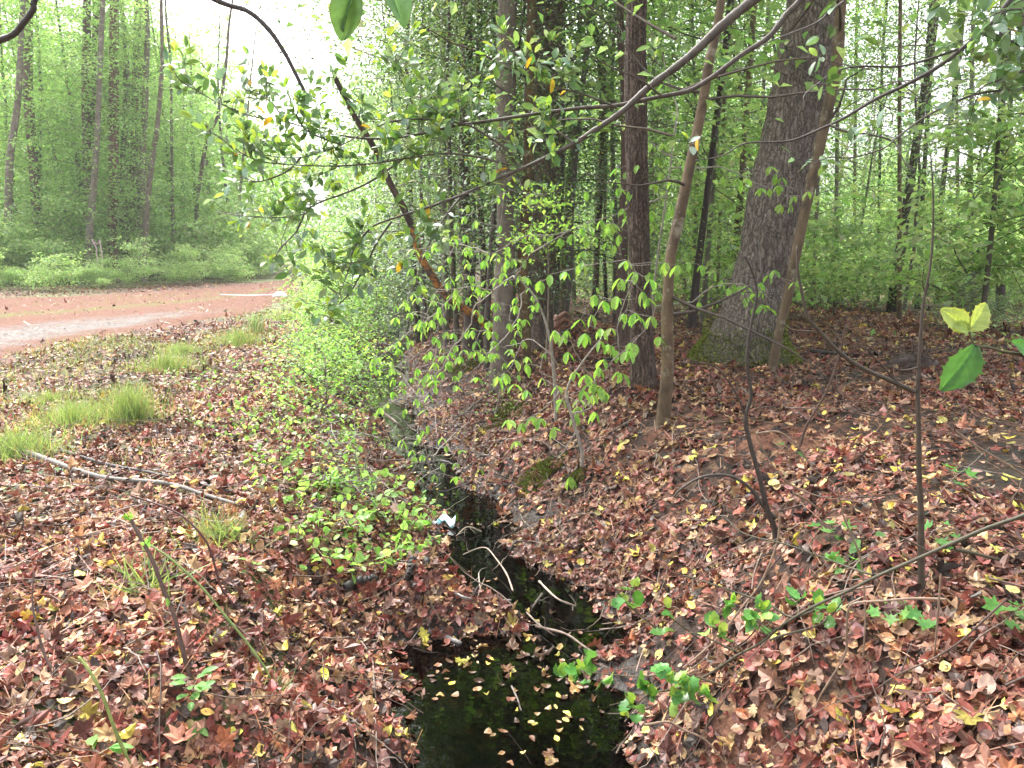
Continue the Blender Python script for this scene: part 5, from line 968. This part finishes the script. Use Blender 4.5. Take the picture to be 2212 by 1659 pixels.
# dry stems on the near bank
DS=[('tan dry stem hanging straight down the near bank',ZI([(1030,0),(1090,150),(1150,300),(1180,600),(1170,900),(1130,1200),(1150,1400)]),4,2.0),('tan dry stem bent at a right angle under the slanting branch',ZI([(1700,565),(1500,560),(1300,575),(1120,590),(1070,640),(1060,800),(1050,920),(920,1140),(870,1240),(790,1520)]),5,1.95),
 ('pale dry stem beside the foot of the thin upright stem',ZI([(1670,400),(1640,800),(1600,1150),(1500,1560)]),4,1.9),('straight tan stem slanting from the crooked dark one to the holly sprigs',ZI([(630,0),(610,200),(510,450),(380,620),(240,800),(100,930),(0,1010)]),5,2.45),
 ('curved pale stem across the lowest part of the near bank',ZI([(-250,1380),(-100,1360),(0,1410),(160,1490),(330,1700)]),5,1.75),('dark thin stem crossing the picture corner soil',ZI([(2100,560),(1950,700),(1780,850),(1600,960),(1380,1060),(1250,1150)]),4,1.85),
 ('arched pale stem above the star leaved seedlings',ZF([(470,1150),(620,1140),(740,1230),(850,1380),(980,1480),(1020,1600),(1030,1659)]),4,2.6),('yellowish arching stem across the dark soil by the picture edge',ZF([(1760,1130),(1900,1230),(2050,1320),(2212,1420)]),5,2.3),
 ('straight pale dead stick leaning past the seedlings',ZF([(700,1530),(800,1580),(880,1640)]),6,2.4),('thin pale stem rising from the arching root',ZF([(470,1150),(560,1330),(700,1480),(900,1560),(1200,1600)]),3.5,2.6)]
for i,(lb,p,w,Y) in enumerate(DS): stick('dry_cane',lb,'stem',p,w,w*.7,Y,Y+.12,(.34,.24,.17) if i not in (5,) else (.13,.09,.07),seed=140+i,group='dry canes on the near bank')

# ---- greenbrier and leafy vines by the ditch
def vine(label,poly,n,L,seed,h=(.06,.22),name='greenbrier_vine',cols=[(.26,.46,.11),(.33,.53,.16),(.20,.38,.09)],tpl=None,twig=(.22,.24,.10)):
    rng=rg(seed); pts=np.array(poly,float); c=G(pts[:,0].mean(),pts[:,1].mean()); t=thing(name,label,'vine',c); g=Geo(); gl=Geo(); k=0
    def inside(x,y):
        s=False; j=len(pts)-1
        for i in range(len(pts)):
            if (pts[i,1]>y)!=(pts[j,1]>y) and x<(pts[j,0]-pts[i,0])*(y-pts[i,1])/(pts[j,1]-pts[i,1])+pts[i,0]: s=not s
            j=i
        return s
    while k<n:
        x=rng.uniform(pts[:,0].min(),pts[:,0].max()); y=rng.uniform(pts[:,1].min(),pts[:,1].max())
        if not inside(x,y): continue
        k+=1; b=G(x,y); b[2]=max(b[2],WZ); a=rng.uniform(0,6.28); L2=rng.uniform(.12,.40); q=wander(rng,b,(math.cos(a),math.sin(a),rng.uniform(.3,1.3)),L2,6,.2,-.12); q[:,2]=np.maximum(q[:,2],terr(q[:,0],q[:,1])+.015)
        tube(g,q,np.linspace(.0018,.001,7),4,np.array(twig)*.55)
        for i in range(1,7):
            if rng.uniform()<.72: rosette(gl,rng,q[i],rng.normal(size=3)*np.array([1,1,.3]),int(rng.integers(1,3)),L,cols,[2,2,1],tpl or [T_ROUND,T_WAX],1,.25)
    g.build('stems',M_TWIG,t,origin=c); gl.build('leaves',M_LEAF,t,origin=c)
vine('greenbrier patch with round bright leaves spilling to the pool beside the wrapper',[(650,1060),(760,1030),(880,1080),(960,1120),(905,1160),(880,1230),(780,1250),(690,1230),(640,1150)],112,.046,801)
vine('thinner vine patch with small leaves farther up the ditch edge',[(500,930),(640,880),(800,930),(880,1040),(760,1080),(640,1050),(560,1000)],105,.037,802)
vine('leafy vine tangle at the ditch edge below the bright bushes',[(600,820),(760,790),(820,880),(800,960),(700,950),(620,900)],95,.036,803)
vine('sparse small leaved vine on litter between tufts and ditch',[(380,800),(600,760),(640,860),(520,960),(400,900)],60,.033,804)
# dead brush over the ditch
def brush():
    rng=rg(820); g=Geo()
    for _ in range(560):
        x=rng.uniform(700,1080); y=rng.uniform(720,1120)
        if x>780+ (1120-y)*1.1 and rng.uniform()<.6: continue
        b=G(x,y); b[2]=max(b[2],WZ)+rng.uniform(.0,.2); L=rng.uniform(.15,.6); c=np.array([(.34,.30,.28),(.16,.12,.10),(.09,.07,.06)][rng.choice(3)])
        tube(g,wander(rng,b,rng.normal(size=3)*np.array([1,1,.35])+np.array([0,0,.15]),L,7,.2),np.linspace(rng.uniform(.002,.005),.001,8),4,c*.55)
    tag(g.build('dead_brush',M_TWIG),'tangle of dead grey twigs over the ditch',None,kind='stuff')
brush()

# ---- white long-handled scoop lying on the road
def scoop():
    a=G(476,646); b=G(554,652); c=G(582,656); a[2]+=.05; b=np.array([b[0],a[1]+.1,a[2]]); m=thing('white_scoop','white plastic scoop with long thin handle lying on the red needles','tool',b)
    sc=np.linalg.norm(at(582,650,b[1])-at(554,650,b[1])); hd=at(476,646,b[1]+.3)-b; hd[2]=.0
    plas,nt,N,L=mat('white_plastic'); p=N('ShaderNodeBsdfPrincipled'); p.inputs['Base Color'].default_value=(.82,.83,.85,1); p.inputs['Roughness'].default_value=.35; n=N('ShaderNodeTexNoise'); n.inputs['Scale'].default_value=20; bm=N('ShaderNodeBump'); bm.inputs['Strength'].default_value=.1; L(n.outputs['Fac'],bm.inputs['Height']); L(bm.outputs[0],p.inputs['Normal']); L(p.outputs[0],N('ShaderNodeOutputMaterial').inputs[0])
    g=Geo(); tube(g,np.array([b+np.array([.05,0,.06]),b+hd*.5+np.array([0,0,.03]),b+hd+np.array([0,0,.05])]),np.array([.017,.015,.013]),10); g.build('handle',plas,m,origin=b)
    g=Geo(); nu,nv=22,14; V=[]
    for s,e in ((1,0),(.93,-.012)):                                 # shell: outer and inner skin
        for i in range(nu+1):
            u=i/nu; wd=.13*math.sin(math.pi*min(1,.12+.72*u))**.6*s; x=sc*1.05*u
            for j in range(nv+1):
                v=j/nv*2-1; hgt=.155*math.sin(math.pi*min(1,.10+.80*u))**.75*(1-.85*abs(v)**2.4)*s; V.append(b+np.array([x-.0,v*wd*1.1,hgt*(1 if u<.8 else 1-(u-.8)*2.2)+e]))
    F=[]; w=nv+1; o=(nu+1)*w
    for i in range(nu):
        for j in range(nv): q=i*w+j; F.append((q,q+1,q+w+1,q+w)); F.append((o+q,o+q+w,o+q+w+1,o+q+1))
    for i in range(nu): F.append((i*w,i*w+w,o+i*w+w,o+i*w)); F.append((i*w+nv,o+i*w+nv,o+i*w+w+nv,i*w+w+nv))
    for j in range(nv): q=nu*w+j; F.append((q,q+1,o+q+1,o+q)); F.append((j,o+j,o+j+1,j+1))
    g.add(np.array(V),np.array(F)); g.build('blade',plas,m,origin=b)
scoop()
# ---- crumpled pale blue wrapper at the pool edge
def wrapper():
    c=G(962,1140); c[2]=max(c[2],WZ)+.02; w,nt,N,L=mat('pale_blue_wrapper'); tc=N('ShaderNodeTexCoord'); n=N('ShaderNodeTexNoise'); n.inputs['Scale'].default_value=28; n.inputs['Detail'].default_value=4; L(tc.outputs['Object'],n.inputs['Vector']); r=N('ShaderNodeValToRGB'); e=r.color_ramp.elements; e[0].position=.42; e[0].color=(.25,.55,.66,1); e[1].position=.56; e[1].color=(.75,.82,.85,1); L(n.outputs['Fac'],r.inputs[0]); p=N('ShaderNodeBsdfPrincipled'); p.inputs['Roughness'].default_value=.3; L(r.outputs[0],p.inputs['Base Color']); L(p.outputs[0],N('ShaderNodeOutputMaterial').inputs[0])
    rng=rg(840); g=Geo(); k=1/FP*4.2
    for (x0,x1,y0,tw,seed) in ((-20,25,-8,.5,1),(-48,-18,6,-.4,2)):
        nx,ny=12,6; V=[]
        for i in range(nx):
            for j in range(ny):
                u=i/(nx-1); v=j/(ny-1)-.5; px=x0+(x1-x0)*u; V.append(c+np.array([px*k,v*.07*(.6+.7*u)+.02*math.sin(u*5),(y0*-.5+6*u)*k*.6+.018*math.sin(u*9+v*7+seed)+.04*abs(v)*(1-u)+tw*v*.05]))
        i=np.arange(nx-1)[:,None]*ny+np.arange(ny-1)[None]; F=np.stack([i,i+1,i+ny+1,i+ny],-1).reshape(-1,4); V=np.array(V); g.add(V,F)
    o=g.build('wrapper',w,origin=c); m=o.modifiers.new('Solidify','SOLIDIFY'); m.thickness=.0015; tag(o,'crumpled pale blue and white paper wrapper at the water edge','litter')
wrapper()
# ---- rotten snag, root mound, small stump, mossy things
b=G(1201,890); stick('rotten_snag','rotten reddish snag with a ragged broken top in the ditch bank','snag',[(1201,892),(1194,836),(1193,780),(1194,753),(1204,713),(1202,684)],15,13,float(b[1]),float(b[1]),(.17,.075,.05),foot=True,seed=150,sides=12,wig=.006,subs=[([(1204,700),(1218,690),(1228,695)],16,8),([(1204,690),(1220,676),(1232,684)],12,4),([(1205,705),(1222,706),(1236,700)],11,3)])
def mound(px,py,w,h,label,seed,name='root_mound',cat='root mound',n=90,col=(.07,.04,.03)):
    rng=rg(seed); c=G(px,py); sx=w/2/FP*c[1]; sz=h/FP*c[1]; g=Geo(); nu,nv=20,9; V=[]
    for j in range(nv):
        for i in range(nu):
            a=i*6.283/nu; e=j/(nv-1)*1.5; r=math.cos(e)*(1+.25*math.sin(3*a+seed)+rng.normal(0,.08)); V.append(c+np.array([math.cos(a)*sx*r,math.sin(a)*sx*.7*r,math.sin(e)*sz*(1+rng.normal(0,.06))-.03]))
    F=[(j*nu+i,j*nu+(i+1)%nu,(j+1)*nu+(i+1)%nu,(j+1)*nu+i) for j in range(nv-1) for i in range(nu)]; g.add(np.array(V),np.array(F),np.array(col)*.5)
    for _ in range(n): p=c+np.array([rng.normal(0,.45)*sx,rng.normal(0,.4)*sx,rng.uniform(0,1)*sz]); tube(g,wander(rng,p,rng.normal(size=3),rng.uniform(.3,.8)*sx,5,.3),np.linspace(.006,.002,6),4,np.array(col)*rng.uniform(.4,1.1))
    return tag(g.build(name,M_TWIG,origin=c),label,cat)
mound(1965,790,110,34,'dark root mound on the wood floor behind the thin upright stem',160)
mound(232,938,46,16,'small dark weathered stump in the grass by the big tuft',161,'stump','stump',14,(.13,.105,.09))
# ---- small pale frame in the roadside thicket
def frame():
    Y=float(G(205,612)[1])-1.5; g=Geo(); A=lambda x,y:at(x,y,Y); c=A(206,560)
    m,nt,N,L=mat('faded_pink_paint'); p=N('ShaderNodeBsdfPrincipled'); p.inputs['Base Color'].default_value=(.55,.40,.38,1); p.inputs['Roughness'].default_value=.6; L(p.outputs[0],N('ShaderNodeOutputMaterial').inputs[0])
    m2,nt,N,L=mat('dark_blue_cloth'); p=N('ShaderNodeBsdfPrincipled'); p.inputs['Base Color'].default_value=(.05,.05,.11,1); p.inputs['Roughness'].default_value=.8; L(p.outputs[0],N('ShaderNodeOutputMaterial').inputs[0])
    t=thing('faded_sign','small faded pink frame with dark cloth half hidden by shrubs beyond the road','marker',c)
    tube(g,[A(198,517),A(202,524),A(208,535),A(214,620)],.03,6); tube(g,[A(215,518),A(217,530),A(220,545),A(224,620)],.03,6); tube(g,[A(204,524),A(210,527),A(216,523)],.025,6); g.build('frame',m,t,origin=c)
    g=Geo(); V=[A(197,518),A(203,519),A(211,537),A(206,540)]; V=np.array(V); V=np.vstack([V,V+np.array([0,.04,0])]); g.add(V,[np.array([(0,1,2,3),(7,6,5,4),(0,4,5,1),(1,5,6,2),(2,6,7,3),(3,7,4,0)])]); g.build('cloth',m2,t,origin=c)
frame()
# ---------------------------------------------------------------- thin wet air
def haze():
    m,nt,N,L=mat('thin_wet_air'); v=N('ShaderNodeVolumePrincipled'); v.inputs['Color'].default_value=(.93,.96,.92,1); v.inputs['Density'].default_value=HZ; v.inputs['Anisotropy'].default_value=.1
    L(v.outputs[0],N('ShaderNodeOutputMaterial').inputs['Volume'])
    x0,x1,y0,y1,z0,z1=-200,200,-32,330,-4,24; V=[(x,y,z) for z in (z0,z1) for y in (y0,y1) for x in (x0,x1)]
    g=Geo(); g.add(np.array(V),np.array([(0,2,3,1),(4,5,7,6),(0,1,5,4),(2,6,7,3),(0,4,6,2),(1,3,7,5)])); o=g.build('haze',m,smooth=False); tag(o,'thin pale haze in the wet air',None,kind='stuff')
HZ=.0011
haze()
